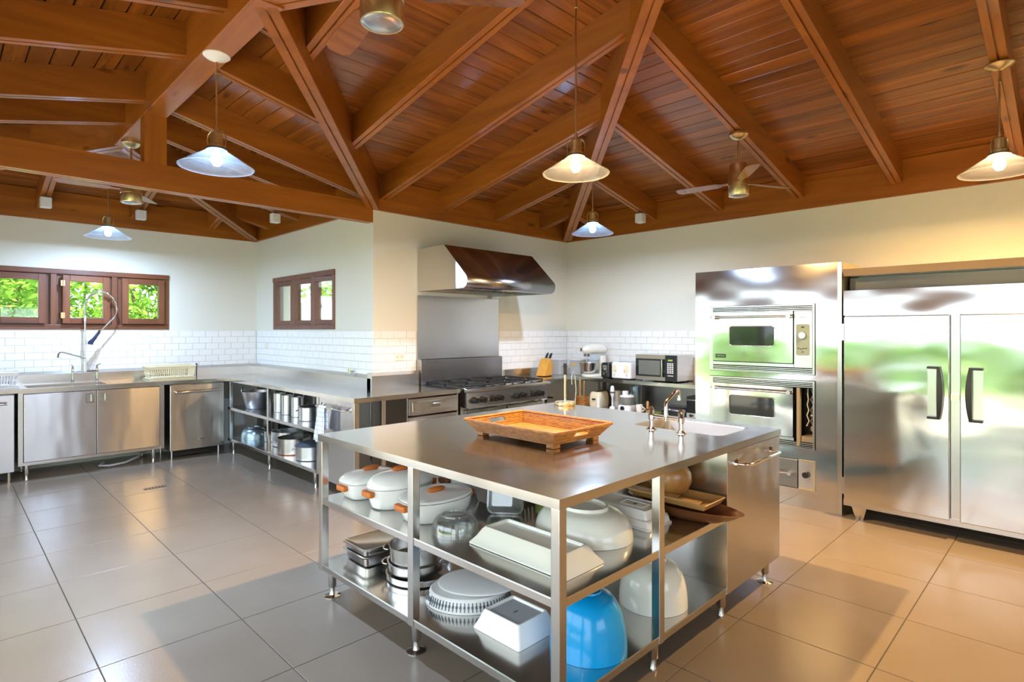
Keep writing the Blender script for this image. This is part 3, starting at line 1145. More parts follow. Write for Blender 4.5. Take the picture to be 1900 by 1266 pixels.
arc = [Vector((1.15, cy, 1.62)), Vector((1.15, cy, 1.67))] + arc
hose_pts = arc + [Vector((1.41, cy - 0.04, 1.62)), Vector((1.34, cy - 0.05, 1.54)), Vector((1.28, cy - 0.06, 1.47))]
MB(tp).tube(hose_pts, 0.007, 8).build('hose', 'steel', tp, 60)
# coil spring round the arch
cl = []
tot = 34
n = len(arc) - 1
for k in range(tot * 8 + 1):
    f = k / (tot * 8) * n * 0.96
    i = min(n - 1, int(f))
    p = arc[i].lerp(arc[i + 1], f - i)
    d = (arc[i + 1] - arc[i]).normalized()
    u = d.cross(Vector((0, 1, 0))).normalized()
    w = Vector((0, 1, 0))
    a = 2 * PI * k / 8
    cl.append(p + (u * math.cos(a) + w * math.sin(a)) * 0.0145)
MB(tp).tube(cl, 0.0028, 5).build('spring', 'chrome', tp, 60)
sh_ = MB(tp).tube([(1.28, cy - 0.06, 1.47), (1.265, cy - 0.062, 1.45), (1.22, cy - 0.07, 1.385), (1.19, cy - 0.075, 1.345), (1.185, cy - 0.077, 1.325)], [0.012, 0.016, 0.017, 0.026, 0.028], 12).build('spray_handle', 'navy_rubber', tp, 50)
MB(tp).tube([(1.28, cy - 0.06, 1.48), (1.268, cy - 0.062, 1.452)], [0.013, 0.019], 12).build('collar', 'chrome', sh_, 40)
MB(tp).tube([(1.27, cy - 0.085, 1.445), (1.24, cy - 0.10, 1.40), (1.235, cy - 0.10, 1.375)], 0.004, 6).build('trigger', 'chrome', sh_, 40)
MB(tp).tube([(1.15, cy, 1.35), (1.165, cy - 0.05, 1.352), (1.19, cy - 0.075, 1.352)], 0.006, 8).build('hook', 'chrome', tp, 40)

# gas/water stub by the outer corner
solid('wall_valve', MB().cyl((2.99, 5.35, 1.062), (XO - 0.01, 5.35, 1.062), 0.012, n=10).cyl((2.985, 5.35, 1.035), (2.985, 5.35, 1.085), 0.014, n=10),
      'chrome', 'small chrome valve on the side wall tiles close to the outer corner', 'valve', smooth=40)


def outlet(label, loc, rz):
    t = thing('wall_outlet', label, 'outlet', loc, rz)
    MB().rlathe([(0, 0), (0, 0.004), (0.003, 0.006)], 0.115, 0.075, 0.006).xf(Matrix.Rotation(PI / 2, 4, 'X')).build('cover_plate', 'mixer_cream', t)
    for x in (-0.026, 0.026):
        MB().lathe([(0.016, 0), (0.016, 0.001)], (0, 0, 0.006), 16).xf(Matrix.Translation((x, 0, 0)) @ Matrix.Rotation(PI / 2, 4, 'X')).build('socket', 'outlet_cream', t)


outlet('cream double socket plate on the tiles left of the range', (3.365, YH - 0.0087, 1.205), 0)
outlet('white socket plate on the side wall tiles above the worktop corner', (XO - 0.0087, 7.62, 1.285), -PI / 2)


# ------------------------------------------------------------------ dish racks
def dish_rack(label, loc, w, d, m):
    t = thing('dish_rack', label, 'dish rack', loc)
    MB().rlathe([(0.0, 0.0), (0.0, 0.006), (0.012, 0.006), (0.012, 0.016), (0.0, 0.020), (-0.004, 0.020)], w, d, 0.03, (0, 0, 0)).build('drip_tray', m, t, 40)
    f = MB()
    z0_, z1_, fl = 0.022, 0.155, 0.03
    f.rlathe([(0.03, z0_), (0.03, z0_ + 0.006)], w, d, 0.03)
    for k in range(2):
        zz = z1_ if k else 0.075
        e = fl * (zz / z1_)
        R = rrect(w - 0.06 + 2 * e, d - 0.06 + 2 * e, 0.04)
        f.tube([(x, y, zz) for x, y in R] + [(R[0][0], R[0][1], zz)], 0.007 if k else 0.003, 6)
    nx, ny = int(w / 0.026), int(d / 0.026)
    for k in range(nx):
        x = (k + 0.5) / nx * (w - 0.09) - (w - 0.09) / 2
        for sy in (-1, 1):
            f.tube([(x, sy * (d / 2 - 0.03), z0_), (x * 1.06, sy * (d / 2 - 0.002), z1_)], 0.0035, 5)
    for k in range(ny):
        y = (k + 0.5) / ny * (d - 0.09) - (d - 0.09) / 2
        for sx in (-1, 1):
            f.tube([(sx * (w / 2 - 0.03), y, z0_), (sx * (w / 2 - 0.002), y * 1.06, z1_)], 0.0035, 5)
    # solid band with slots along the upper wall
    for sy in (-1, 1):
        f.add([(-w / 2 + 0.02, sy * (d / 2 - 0.009), 0.122), (w / 2 - 0.02, sy * (d / 2 - 0.009), 0.122), (w / 2 - 0.01, sy * (d / 2 - 0.004), 0.15), (-w / 2 + 0.01, sy * (d / 2 - 0.004), 0.15)], [(0, 1, 2, 3)])
    f.build('basket', m, t, 50)
    return t


dish_rack('cream plastic dish rack on the worktop between sink and corner', (1.93, 7.66, WT + 0.001), 0.50, 0.32, 'plastic_cream')
dish_rack('white plastic dish rack at the left edge, left of the sink', (0.34, 7.66, WT + 0.001), 0.46, 0.32, 'plastic_white')
solid('scrub_brush', MB().cyl((0, 0, 0), (0, 0, 0.13), 0.006, n=8).cyl((0, 0, 0.13), (0, 0, 0.165), 0.011, n=10), 'black_plastic',
      'small black brush standing upright behind the cream dish rack', 'brush', smooth=40, loc=(2.26, 7.80, WT + 0.001))

# ------------------------------------------------------------------ open shelves under the side worktop
os_ = thing('pot_shelf_unit', 'open steel shelf unit full of pots under the side worktop', 'shelf unit', (2.75, 6.2, 0))
for x in (FX + 0.012, 2.99):
    for y in (7.27, 6.14):
        MB(os_).box(x, x + 0.036, y, y + 0.036, 0.15, z0 - 0.001).build('post', 'steel', os_, bevel=0.003)
MB(os_).box(FX + 0.012, FX + 0.048, 5.0, 5.036, 0.15, z0 - 0.001).build('post', 'steel', os_, bevel=0.003)
for zt in (0.56, 0.185):
    b = MB(os_)
    b.box(FX + 0.004, 3.03, 5.04, 7.32, zt - 0.004, zt).box(FX + 0.004, FX + 0.010, 5.04, 7.32, zt - 0.034, zt - 0.004)
    b.build('shelf', 'steel', os_, bevel=0.0015)
MB(os_).box(3.035, 3.04, 5.04, 7.9, 0.15, z0 - 0.002).build('back_panel', 'steel_dark', os_)
for y in (7.22, 6.16, 5.1):
    for x in (FX + 0.04, 3.0):
        round_leg(os_, x, y, 0.15)

# end cabinet with towel rail, at the outer corner
ec = thing('end_cabinet', 'steel end cabinet with towel rail at the outer worktop corner', 'cabinet', (2.7, 4.7, 0))
b = MB(ec)
b.box(FX + 0.02, FX + 0.035, 4.39, 4.995, 0.12, z0 - 0.002)
b.build('panel', 'steel_door', ec)
b = MB(ec)
b.box(FX + 0.004, FX + 0.05, FH + 0.004, FH + 0.05, 0.0, z0 - 0.001)
b.build('corner_post', 'steel', ec, bevel=0.003)
MB(ec).box(2.735, 2.775, FH + 0.012, FH + 0.05, 0.0, z0 - 0.001).build('post', 'steel', ec, bevel=0.003)
MB(ec).box(FX + 0.06, 2.99, 4.96, 4.975, 0.12, z0 - 0.002).build('back_panel', 'steel_dark', ec)
MB(ec).box(FX + 0.06, 2.985, FH + 0.05, 4.955, 0.12, 0.135).build('bottom_shelf', 'steel_dark', ec)
rl = MB(ec)
rx_ = FX - 0.045
rl.tube([(FX + 0.02, 4.95, 0.795), (rx_ + 0.02, 4.95, 0.795), (rx_, 4.93, 0.795), (rx_, 4.46, 0.795), (rx_ + 0.02, 4.44, 0.795), (FX + 0.02, 4.44, 0.795)], 0.008, 10)
for y in (4.95, 4.44):
    rl.cyl((FX + 0.019, y, 0.795), (FX + 0.010, y, 0.795), 0.024, 0.018, n=14)
rl.build('towel_rail', 'chrome', ec, 40)
# tea towel
tw = thing('tea_towel', 'white tea towel with thin blue check hanging on the end cabinet rail', 'towel', (rx_, 4.80, 0.79))
cloth = MB()
nu, nv = 14, 22
prof = []
for k in range(nv + 1):
    s = k / nv
    if s < 0.46:
        prof.append((-0.014, 0.0 - 0.30 * (0.46 - s) / 0.46))
    elif s > 0.54:
        prof.append((0.014, 0.0 - 0.20 * (s - 0.54) / 0.46))
    else:
        a = (s - 0.46) / 0.08 * PI
        prof.append((-0.014 * math.cos(a), 0.0145 * math.sin(a)))
for side in (0, 1):
    pass
vs, fs = [], []
for k, (px_, pz_) in enumerate(prof):
    for i in range(nu + 1):
        u = i / nu
        spread = 1 + 0.55 * min(1, abs(pz_) / 0.30)
        y = (u - 0.5) * 0.115 * spread + 0.03 * abs(pz_) / 0.3
        wv = 0.006 * math.sin(u * 15 + 1) * min(1, abs(pz_) / 0.1)
        vs.append((px_ + wv * (1 if px_ > 0 else 1) - (0.012 * abs(pz_) / 0.3 if px_ < 0 else 0), y, pz_ + 0.01 * math.sin(u * 7) * (abs(pz_) > 0.15)))
for k in range(nv):
    for i in range(nu):
        a = k * (nu + 1) + i
        fs.append((a, a + 1, a + nu + 2, a + nu + 1))
cloth.add(vs, fs)
co = cloth.build('cloth', 'towel_check', tw, 80)
sm = co.modifiers.new('thickness', 'SOLIDIFY')
sm.thickness = 0.003

# drawer unit left of the range
du = thing('drawer_unit', 'steel drawer unit with recessed pulls left of the range', 'drawers', (3.3, 4.6, 0))
DX0, DX1 = 3.0, 3.60
b = MB(du)
b.box(DX0, DX0 + 0.012, FH + 0.02, 4.98, 0.12, z0 - 0.002).box(DX1 - 0.012, DX1, FH + 0.02, 4.98, 0.12, z0 - 0.002).box(DX0, DX1, 4.968, 4.98, 0.12, z0 - 0.002).box(DX0, DX1, FH + 0.02, 4.98, 0.12, 0.132)
b.build('carcass', 'steel', du)
for za, zb_ in ((0.70, 0.852), (0.515, 0.685), (0.325, 0.50), (0.14, 0.31)):
    dd = MB(du)
    dd.box(DX0 + 0.016, DX1 - 0.016, FH + 0.002, FH + 0.02, za, zb_).box(DX0 + 0.05, DX1 - 0.05, FH - 0.003, FH + 0.002, za + 0.03, zb_ - 0.03)
    dd = dd.build('drawer', 'steel_wavy', du, bevel=0.003)
    hx, hz = 3.31, (za + zb_) / 2 + 0.01
    h = MB(du)
    h.box(hx - 0.065, hx + 0.065, FH - 0.006, FH - 0.0035, hz - 0.037, hz - 0.028).box(hx - 0.065, hx + 0.065, FH - 0.006, FH - 0.0035, hz + 0.028, hz + 0.037)
    h.box(hx - 0.065, hx - 0.056, FH - 0.006, FH - 0.0035, hz - 0.028, hz + 0.028).box(hx + 0.056, hx + 0.065, FH - 0.006, FH - 0.0035, hz - 0.028, hz + 0.028)
    MB(du).box(hx - 0.055, hx + 0.055, FH - 0.0045, FH - 0.0032, hz - 0.027, hz + 0.027).build('pull_shade', 'steel_dark', dd)  # no hollow here: the recess shade is the plate's dark colour
    MB(du).cyl((hx - 0.04, FH - 0.008, hz + 0.006), (hx + 0.04, FH - 0.008, hz + 0.006), 0.007, n=10).build('pull_lip', 'chrome', dd, 40)
    h.build('recessed_pull', 'chrome', dd)
for x in (DX0 + 0.04, DX1 - 0.04):
    for y in (FH + 0.06, 4.92):
        round_leg(du, x, y, 0.12)

# ------------------------------------------------------------------ range
rg = thing('gas_range', 'wide steel gas range with black knobs and tall back riser under the hood', 'range', (4.24, 4.65, 0))
GX0, GX1 = 3.64, 4.85
b = MB(rg)
b.box(GX0, GX1, 4.36, YH - 0.02, 0.14, 0.885)
b.build('body', 'steel', rg)
MB(rg).box(GX0 - 0.005, GX1 + 0.0, 4.34, YH - 0.105, 0.886, 0.905).build('cooktop', 'steel_dark', rg)
MB(rg).prism([(YH - 0.10, 0.907), (YH - 0.10, 1.165), (YH - 0.085, 1.175), (YH - 0.02, 1.175), (YH - 0.02, 0.907)], 'x', 3.575, 4.755).build('riser', 'steel_hood', rg, bevel=0.003)
MB(rg).prism([(4.255, 0.868), (4.25, 0.888), (4.262, 0.902), (4.345, 0.912), (4.345, 0.89), (4.285, 0.862)], 'x', GX0 + 0.0, GX1 + 0.02).build('front_shelf', 'steel_top', rg, bevel=0.002)
MB(rg).prism([(4.345, 0.868), (4.285, 0.86), (4.278, 0.715), (4.345, 0.715)], 'x', GX0 + 0.01, GX1 - 0.005).build('control_panel', 'steel', rg)
MB(rg).box(GX0 + 0.03, 4.235, 4.262, 4.277, 0.705, 0.717).build('panel_trim', 'chrome', rg)
MB(rg).box(4.262, GX1 - 0.02, 4.262, 4.277, 0.705, 0.717).build('panel_trim', 'chrome', rg)
for x in (3.745, 3.855, 3.995, 4.09, 4.335, 4.44, 4.60, 4.71):
    k_ = MB(rg)
    k_.cyl((x, 4.279, 0.785), (x, 4.262, 0.785), 0.034, 0.032, n=18).cyl((x, 4.262, 0.785), (x, 4.225, 0.785), 0.030, 0.026, n=18)
    k_.box(x - 0.006, x + 0.006, 4.218, 4.226, 0.758, 0.812)
    k_.build('knob', 'black_plastic', rg, 40)
for x in (3.925, 4.52):
    MB(rg).cyl((x - 0.01, 4.279, 0.795), (x - 0.01, 4.262, 0.795), 0.014, n=12).cyl((x + 0.022, 4.279, 0.78), (x + 0.022, 4.262, 0.78), 0.010, n=12).build('igniter', 'chrome', rg, 40)
for x0, x1 in ((GX0 + 0.02, 4.235), (4.255, GX1 - 0.01)):
    dd = MB(rg).box(x0, x1, 4.315, 4.36, 0.22, 0.69).build('oven_door', 'steel_wavy', rg, bevel=0.004)
    h = MB(rg).tube([(x0 + 0.05, 4.255, 0.64), (x1 - 0.05, 4.255, 0.64)], 0.013, 12)
    for x in (x0 + 0.07, x1 - 0.07):
        h.cyl((x, 4.255, 0.64), (x, 4.316, 0.64), 0.009, n=8)
    h.build('handle', 'chrome', dd, 40)
for x in (GX0 + 0.06, GX1 - 0.06):
    for y in (4.42, 4.95):
        round_leg(rg, x, y, 0.14)
gr_me = MB()
gw, gd = 0.285, 0.27
for p0, p1 in (((-gw / 2, -gd / 2), (gw / 2, -gd / 2)), ((gw / 2, -gd / 2), (gw / 2, gd / 2)), ((gw / 2, gd / 2), (-gw / 2, gd / 2)), ((-gw / 2, gd / 2), (-gw / 2, -gd / 2)),
               ((-gw / 2, 0), (-0.04, 0)), ((0.04, 0), (gw / 2, 0)), ((0, -gd / 2), (0, -0.04)), ((0, 0.04), (0, gd / 2)),
               ((-gw / 2, -gd / 2), (-0.05, -0.05)), ((gw / 2, gd / 2), (0.05, 0.05)), ((-gw / 2, gd / 2), (-0.05, 0.05)), ((gw / 2, -gd / 2), (0.05, -0.05))):
    gr_me.tube([(p0[0], p0[1], 0.024), (p1[0], p1[1], 0.024)], 0.007, 5)
for sx in (-1, 1):
    for sy in (-1, 1):
        gr_me.cyl((sx * gw / 2, sy * gd / 2, 0), (sx * gw / 2, sy * gd / 2, 0.024), 0.007, n=6)
gm = gr_me.mesh('grate', 'black_iron', 60)
bm_ = MB().lathe([(0.045, 0), (0.045, 0.008), (0.03, 0.014), (0.001, 0.015)], n=18).mesh('burner', 'black_iron', 40)
for i in range(4):
    for j in range(2):
        p = Vector((3.80 + i * 0.297, 4.485 + j * 0.285, 0.906)) - rg.location
        put('grate', gm, p, rg)
        put('burner', bm_, p, rg)

# steel splash sheet behind the range
solid('splash_sheet', MB().box(3.59, 4.775, YH - 0.016, YH - 0.010, 1.178, 1.852), 'steel', 'plain brushed steel sheet on the wall between range and hood', 'splashback')

# ------------------------------------------------------------------ hood
hd = thing('range_hood', 'large steel extractor hood with slanted curved front over the range', 'hood', (4.25, 4.6, 1.89))
HX0, HX1 = 3.60, 4.90
pr = [(YH - 0.008, 2.345), (4.57, 2.345)]
fr = [(4.285, 2.045)]
for k in range(7):
    a = PI * 0.28 + (PI * 0.80) * k / 6
    fr.append((4.283 - 0.075 * math.sin(a) + 0.0, 1.965 + 0.075 * math.cos(a)))
pr += fr[1:]
pr += [(4.32, 1.89), (YH - 0.008, 1.895)]
MB(hd).prism(pr, 'x', HX0, HX0 + 0.004).build('side_panel', 'steel', hd)
MB(hd).prism(pr, 'x', HX1 - 0.004, HX1).build('side_panel', 'steel', hd)
n = len(pr)
sk_ = MB(hd)
sk_.loft([[(x, p[0], p[1]) for p in pr[:-1]] for x in (HX0 + 0.004, HX1 - 0.004)], False, False, closed=False)
so = sk_.build('front_shell', 'steel_hood', hd, 50)
sm = so.modifiers.new('thickness', 'SOLIDIFY')
sm.thickness = 0.003
MB(hd).box(HX0 + 0.006, HX1 - 0.006, YH - 0.06, YH - 0.012, 1.89, 1.93).build('back_rail', 'steel', hd)
MB(hd).box(HX0 + 0.006, HX1 - 0.006, 4.33, YH - 0.06, 1.985, 1.99).build('inner_ceiling', 'steel_dark', hd)
for k in range(12):
    x = HX0 + 0.10 + k * 0.098
    MB(hd).box(x, x + 0.05, 4.40, YH - 0.08, 1.945, 1.952).spin(0.5, (x + 0.025, 4.7, 1.948), 'Y').build('baffle', 'steel', hd)
MB(hd).box(4.60, 4.72, YH - 0.09, YH - 0.01, 1.855, 1.888).build('grease_cup', 'steel', hd)

# ------------------------------------------------------------------ oven tower
OX = 5.08
oc = thing('oven_cabinet', 'tall steel cabinet housing the two wall ovens', 'cabinet', (5.55, 2.0, 0))
OY0, OY1, OZ1 = 1.366, 2.615, 2.025
b = MB(oc)
b.box(OX, OX + 0.02, OY0 + 0.035, OY1, 1.70, OZ1).box(OX, OX + 0.02, OY0 + 0.035, OY1, 1.062, 1.108).box(OX, OX + 0.02, OY0 + 0.035, OY1, 0.40, 0.492).box(OX, OX + 0.02, OY0 + 0.035, OY1, 0.0, 0.155)
for za, zc in ((0.155, 0.40), (0.492, 1.062), (1.108, 1.70)):
    b.box(OX, OX + 0.02, 2.475, OY1, za, zc).box(OX, OX + 0.02, OY0 + 0.035, 1.56, za, zc)
b.build('front_panel', 'steel_wavy', oc)
MB(oc).box(OX - 0.004, OX + 0.03, OY0, OY0 + 0.034, 0, OZ1).build('edge_post', 'steel', oc, bevel=0.002)
MB(oc).box(OX + 0.02, XF - 0.01, OY1 - 0.012, OY1, 0, OZ1).build('side_panel', 'steel_wavy', oc)
MB(oc).box(OX + 0.03, XF - 0.01, OY0, OY0 + 0.012, 0, OZ1).build('side_panel', 'brass', oc)
MB(oc).box(OX + 0.02, XF - 0.01, OY0 + 0.012, OY1 - 0.012, OZ1 - 0.012, OZ1).build('top_panel', 'steel', oc)
RYZ = Matrix(((0, 0, -1, 0), (-1, 0, 0, 0), (0, 1, 0, 0), (0, 0, 0, 1)))   # text on a face looking towards -x


def oven(label, zb_, zt_, broken):
    t = thing('wall_oven', label, 'oven', (OX, 2.02, zb_))
    y0, y1 = 1.565, 2.47
    f = OX - 0.012
    # frame
    b = MB(t)
    b.box(f, OX + 0.03, y0, y1, zt_ - 0.012, zt_).box(f, OX + 0.03, y0, y1, zb_, zb_ + 0.008)
    b.box(f, OX + 0.03, y1 - 0.035, y1, zb_ + 0.008, zt_ - 0.012).box(f, OX + 0.03, y0, y0 + 0.015, zb_ + 0.008, zt_ - 0.012)
    b.build('frame', 'steel', t)
    for zz in (zt_ - 0.055, zb_ + 0.01):
        lv = MB(t)
        lv.box(OX + 0.012, OX + 0.02, y0 + 0.015, y1 - 0.035, zz, zz + 0.042)
        lv.build('vent_back', 'black_iron', t)
        for q in range(3):
            MB(t).box(f + 0.004, OX + 0.01, y0 + 0.015, y1 - 0.035, zz + 0.002 + q * 0.014, zz + 0.008 + q * 0.014).build('vent_slat', 'steel', t)
    dz0, dz1 = zb_ + 0.09, zt_ - 0.058
    dy0, dy1 = 1.727, 2.428
    wz0, wz1 = zb_ + 0.235, zb_ + 0.40
    dd = MB(t)
    wy0, wy1 = 1.876, 2.268
    dd.box(f - 0.022, f + 0.02, dy0, wy0, dz0, dz1).box(f - 0.022, f + 0.02, wy1, dy1, dz0, dz1).box(f - 0.022, f + 0.02, wy0, wy1, dz0, wz0).box(f - 0.022, f + 0.02, wy0, wy1, wz1, dz1)
    dd = dd.build('door', 'steel_wavy', t)
    g_ = MB(t)
    R = [((wy0 + wy1) / 2 + p[0], (wz0 + wz1) / 2 + p[1]) for p in rrect(wy1 - wy0 + 0.004, wz1 - wz0 + 0.004, 0.022)]
    g_.prism(R, 'x', f - 0.0235, f - 0.016)
    g_.build('window', 'black_glass', dd)
    rim = [(f - 0.0235, p[0], p[1]) for p in R]
    MB(t).tube(rim + [rim[0]], 0.004, 6).build('window_rim', 'chrome', dd, 60)
    h = MB(t)
    hz = dz1 - 0.042
    h.cyl((f - 0.065, dy0 + 0.015, hz), (f - 0.065, dy1 - 0.005, hz), 0.010, n=14)
    h.build('handle', 'steel', dd, 40)
    for y in (dy0 + 0.02, dy1 - 0.03):
        MB(t).cyl((f - 0.02, y, hz), (f - 0.075, y, hz), 0.018, n=14).build('handle_boss', 'steel', dd, 40)
    MB(t).box(f - 0.002, f + 0.016, dy0, y1 - 0.036, zb_ + 0.056, dz0 - 0.008).build('lower_rail', 'steel', t)
    if not broken:
        c_ = MB(t).box(f - 0.008, f + 0.02, y0 + 0.016, dy0 - 0.006, zb_ + 0.056, zt_ - 0.058).build('control_panel', 'steel', t)
        R = [(1.652 + p[0], zb_ + 0.288 + p[1]) for p in rrect(0.105, 0.26, 0.014)]
        MB(t).prism(R, 'x', f - 0.0105, f - 0.006).build('dial_plate', 'dial_green', c_)
        MB(t).cyl((f - 0.0105, 1.652, zb_ + 0.325), (f - 0.035, 1.652, zb_ + 0.325), 0.030, 0.027, n=20).box(f - 0.042, f - 0.034, 1.647, 1.657, zb_ + 0.300, zb_ + 0.350).build('dial', 'steel', c_, 40)
        MB(t).box(f - 0.0125, f - 0.0106, 1.640, 1.664, zb_ + 0.388, zb_ + 0.398).build('indicator', 'black_plastic', c_)
        for y, z in ((1.685, .215), (1.665, .208), (1.645, .213), (1.625, .215), (1.652, .185)):
            MB(t).box(f - 0.0125, f - 0.0106, y - 0.006, y + 0.008, zb_ + z, zb_ + z + 0.006).build('marking', 'black_plastic', c_)
        MB(t).box(f - 0.0245, f - 0.0215, 2.303, 2.400, dz0 + 0.028, dz0 + 0.062).build('badge', 'black_plastic', dd)
        text('badge_lettering', 'VIKING', 0.026, 'chrome', Matrix.Translation(Vector((f - 0.0255, 2.3515, dz0 + 0.045)) - Vector(t.location)) @ RYZ, dd)
        text('panel_lettering', 'VIKING', 0.020, 'steel_dark', Matrix.Translation(Vector((f - 0.009, 1.652, zt_ - 0.11)) - Vector(t.location)) @ RYZ, c_)
    else:
        MB(t).box(OX + 0.20, OX + 0.21, y0, dy0, zb_, zt_ - 0.03).build('cavity_back', 'dark_cavity', t)
        MB(t).box(OX + 0.03, OX + 0.20, dy0 - 0.012, dy0 - 0.008, zb_ + 0.05, zt_ - 0.03).build('cavity_side', 'dark_cavity', t)
        MB(t).box(OX - 0.01, OX + 0.04, dy0 - 0.045, dy0 - 0.022, zb_ + 0.02, zt_ - 0.06).build('bracket', 'wire_beige', t)
        MB(t).box(OX + 0.02, OX + 0.19, y0 + 0.02, dy0 - 0.05, zb_ + 0.05, zb_ + 0.10).build('tray', 'wire_beige', t)
        for k_, (yy, mm) in enumerate(((1.645, 'gas_white'), (1.615, 'wire_beige'), (1.60, 'gas_white'))):
            pts = [(OX + 0.08 + 0.01 * k_, yy + 0.012 * math.sin(3 * q + k_ * 2), zt_ - 0.07 - q * 0.045) for q in range(8)]
            MB(t).tube(pts, 0.005, 6).build('wire', mm, t, 60)
        MB(t).ball((OX + 0.07, 1.60, zb_ + 0.16), 0.025, 0.022, 0.03, 10, 6).build('wire_bundle', 'wire_beige', t, 60)
        MB(t).ball((OX + 0.07, 1.605, zb_ + 0.27), 0.03, 0.02, 0.022, 10, 6).build('wire_bundle', 'steel_dark', t, 60)
    return t


oven('upper wall oven with a dark window and an intact control panel', 1.112, 1.697, False)
oven('lower wall oven with its control panel missing and wires exposed', 0.496, 1.058, True)
wd = thing('warming_drawer', 'small warming drawer with a black dial below the two ovens', 'drawer', (OX, 1.9, 0.158))
MB(wd).box(OX - 0.006, OX + 0.03, 1.70, 2.47, 0.16, 0.396).build('front', 'steel_dark', wd, bevel=0.003)
p_ = MB(wd).box(OX - 0.010, OX + 0.03, 1.570, 1.692, 0.165, 0.393).build('dial_panel', 'steel_door', wd, bevel=0.003)
bz = MB(wd)
bz.box(OX - 0.014, OX - 0.001, 1.562, 1.570, 0.158, 0.400).box(OX - 0.014, OX - 0.001, 1.570, 1.692, 0.157, 0.165).box(OX - 0.014, OX - 0.001, 1.570, 1.692, 0.393, 0.400)
bz.build('bezel', 'brass', wd)
MB(wd).cyl((OX - 0.010, 1.628, 0.285), (OX - 0.045, 1.628, 0.285), 0.028, 0.024, n=20).build('dial', 'black_plastic', p_, 40)
MB(wd).cyl((OX - 0.05, 1.745, 0.28), (OX - 0.05, 2.42, 0.28), 0.009, n=12).cyl((OX - 0.005, 1.75, 0.28), (OX - 0.058, 1.75, 0.28), 0.017, n=12).cyl((OX - 0.005, 2.41, 0.28), (OX - 0.058, 2.41, 0.28), 0.017, n=12).build('handle', 'chrome', wd, 40)

# ------------------------------------------------------------------ refrigerator
RFX = 5.03
rf = thing('refrigerator', 'large two-door brushed steel refrigerator with black bow handles', 'refrigerator', (5.5, 0.65, 0))
FY0, FY1 = -0.10, 1.348
MB(rf).box(RFX + 0.06, XF - 0.02, FY0, FY1, 0.112, 1.788).build('body', 'steel', rf)
MB(rf).box(RFX + 0.24, XF - 0.05, FY0 + 0.05, FY1 - 0.05, 1.789, 1.904).build('compressor_box', 'steel_dark', rf)
MB(rf).box(RFX + 0.02, RFX + 0.06, FY0, FY1, 0.100, 0.150).build('bottom_rail', 'steel', rf)
MB(rf).box(RFX + 0.02, RFX + 0.06, FY0, FY1, 1.596, 1.79).build('header_panel', 'steel_wavy', rf)
MB(rf).box(RFX + 0.20, RFX + 0.21, FY0, FY1, 1.79, 1.90).build('grille', 'lid_grey', rf)
MB(rf).prism([(RFX + 0.03, 1.905), (RFX - 0.012, 1.958), (XF - 0.05, 1.958), (XF - 0.05, 1.905)], 'y', FY0, FY1).build('top_cap', 'steel_wavy', rf)
MB(rf).box(RFX + 0.025, RFX + 0.06, 0.617, 0.669, 0.150, 1.596).build('mullion', 'steel', rf)
for y0, y1, hy, s in ((0.672, 1.335, 0.735, 1), (-0.09, 0.614, 0.548, -1)):
    dd = MB(rf).box(RFX - 0.022, RFX + 0.019, y0, y1, 0.142, 1.588).build('door', 'steel_wavy', rf, bevel=0.006)
    zc, hh = 1.035, 0.178
    ya, yb = (0.797, 0.742) if s > 0 else (0.487, 0.542)      # mounting edge, grip edge
    MB(rf).box(RFX - 0.0245, RFX - 0.0215, min(ya, yb), max(ya, yb), zc - hh, zc + hh).build('pull_plate', 'steel', dd)
    h = MB(rf)
    rings = []
    for q in range(13):
        t_ = -1 + 2 * q / 12
        yo = yb - s * (0.020 + 0.018 * (1 - t_ * t_))
        yi = yb - s * 0.002
        xo = RFX - 0.055 - 0.012 * (1 - t_ * t_)
        zz = zc + hh * t_
        rings.append([(xo, yo, zz), (xo, yi, zz), (RFX - 0.028, yi, zz), (RFX - 0.028, yo, zz)][::(1 if s > 0 else -1)])
    h.loft(rings)
    for zz in (zc - hh, zc + hh):
        h.box(RFX - 0.055, RFX - 0.0225, min(ya, yb - s * 0.02), max(ya, yb - s * 0.02), zz - 0.008, zz + 0.008)
    h.build('handle', 'black_plastic', dd, 40)
    ey = y1 if s > 0 else y0
    for zz in (0.20, 1.40):
        MB(rf).box(RFX - 0.03, RFX + 0.02, ey - 0.004 if s > 0 else ey - 0.012, ey + 0.012 if s > 0 else ey + 0.004, zz, zz + 0.13).build('hinge', 'steel', dd)
MB(rf).box(RFX + 0.002, RFX + 0.024, 0.62, 0.667, 0.985, 1.03).box(RFX - 0.008, RFX + 0.002, 0.632, 0.642, 0.99, 1.025).box(RFX - 0.008, RFX + 0.002, 0.65, 0.66, 0.99, 1.025).build('latch', 'chrome', rf)
for y in (1.245, 0.02):
    for x in (RFX + 0.08, XF - 0.12):
        MB(rf).loft([[(x + a * 0.045, y + c * 0.055, 0.112) for a, c in ((-1, -1), (1, -1), (1, 1), (-1, 1))], [(x + a * 0.028, y + c * 0.025, 0.0) for a, c in ((-1, -1), (1, -1), (1, 1), (-1, 1))]]).build('leg', 'steel', rf)

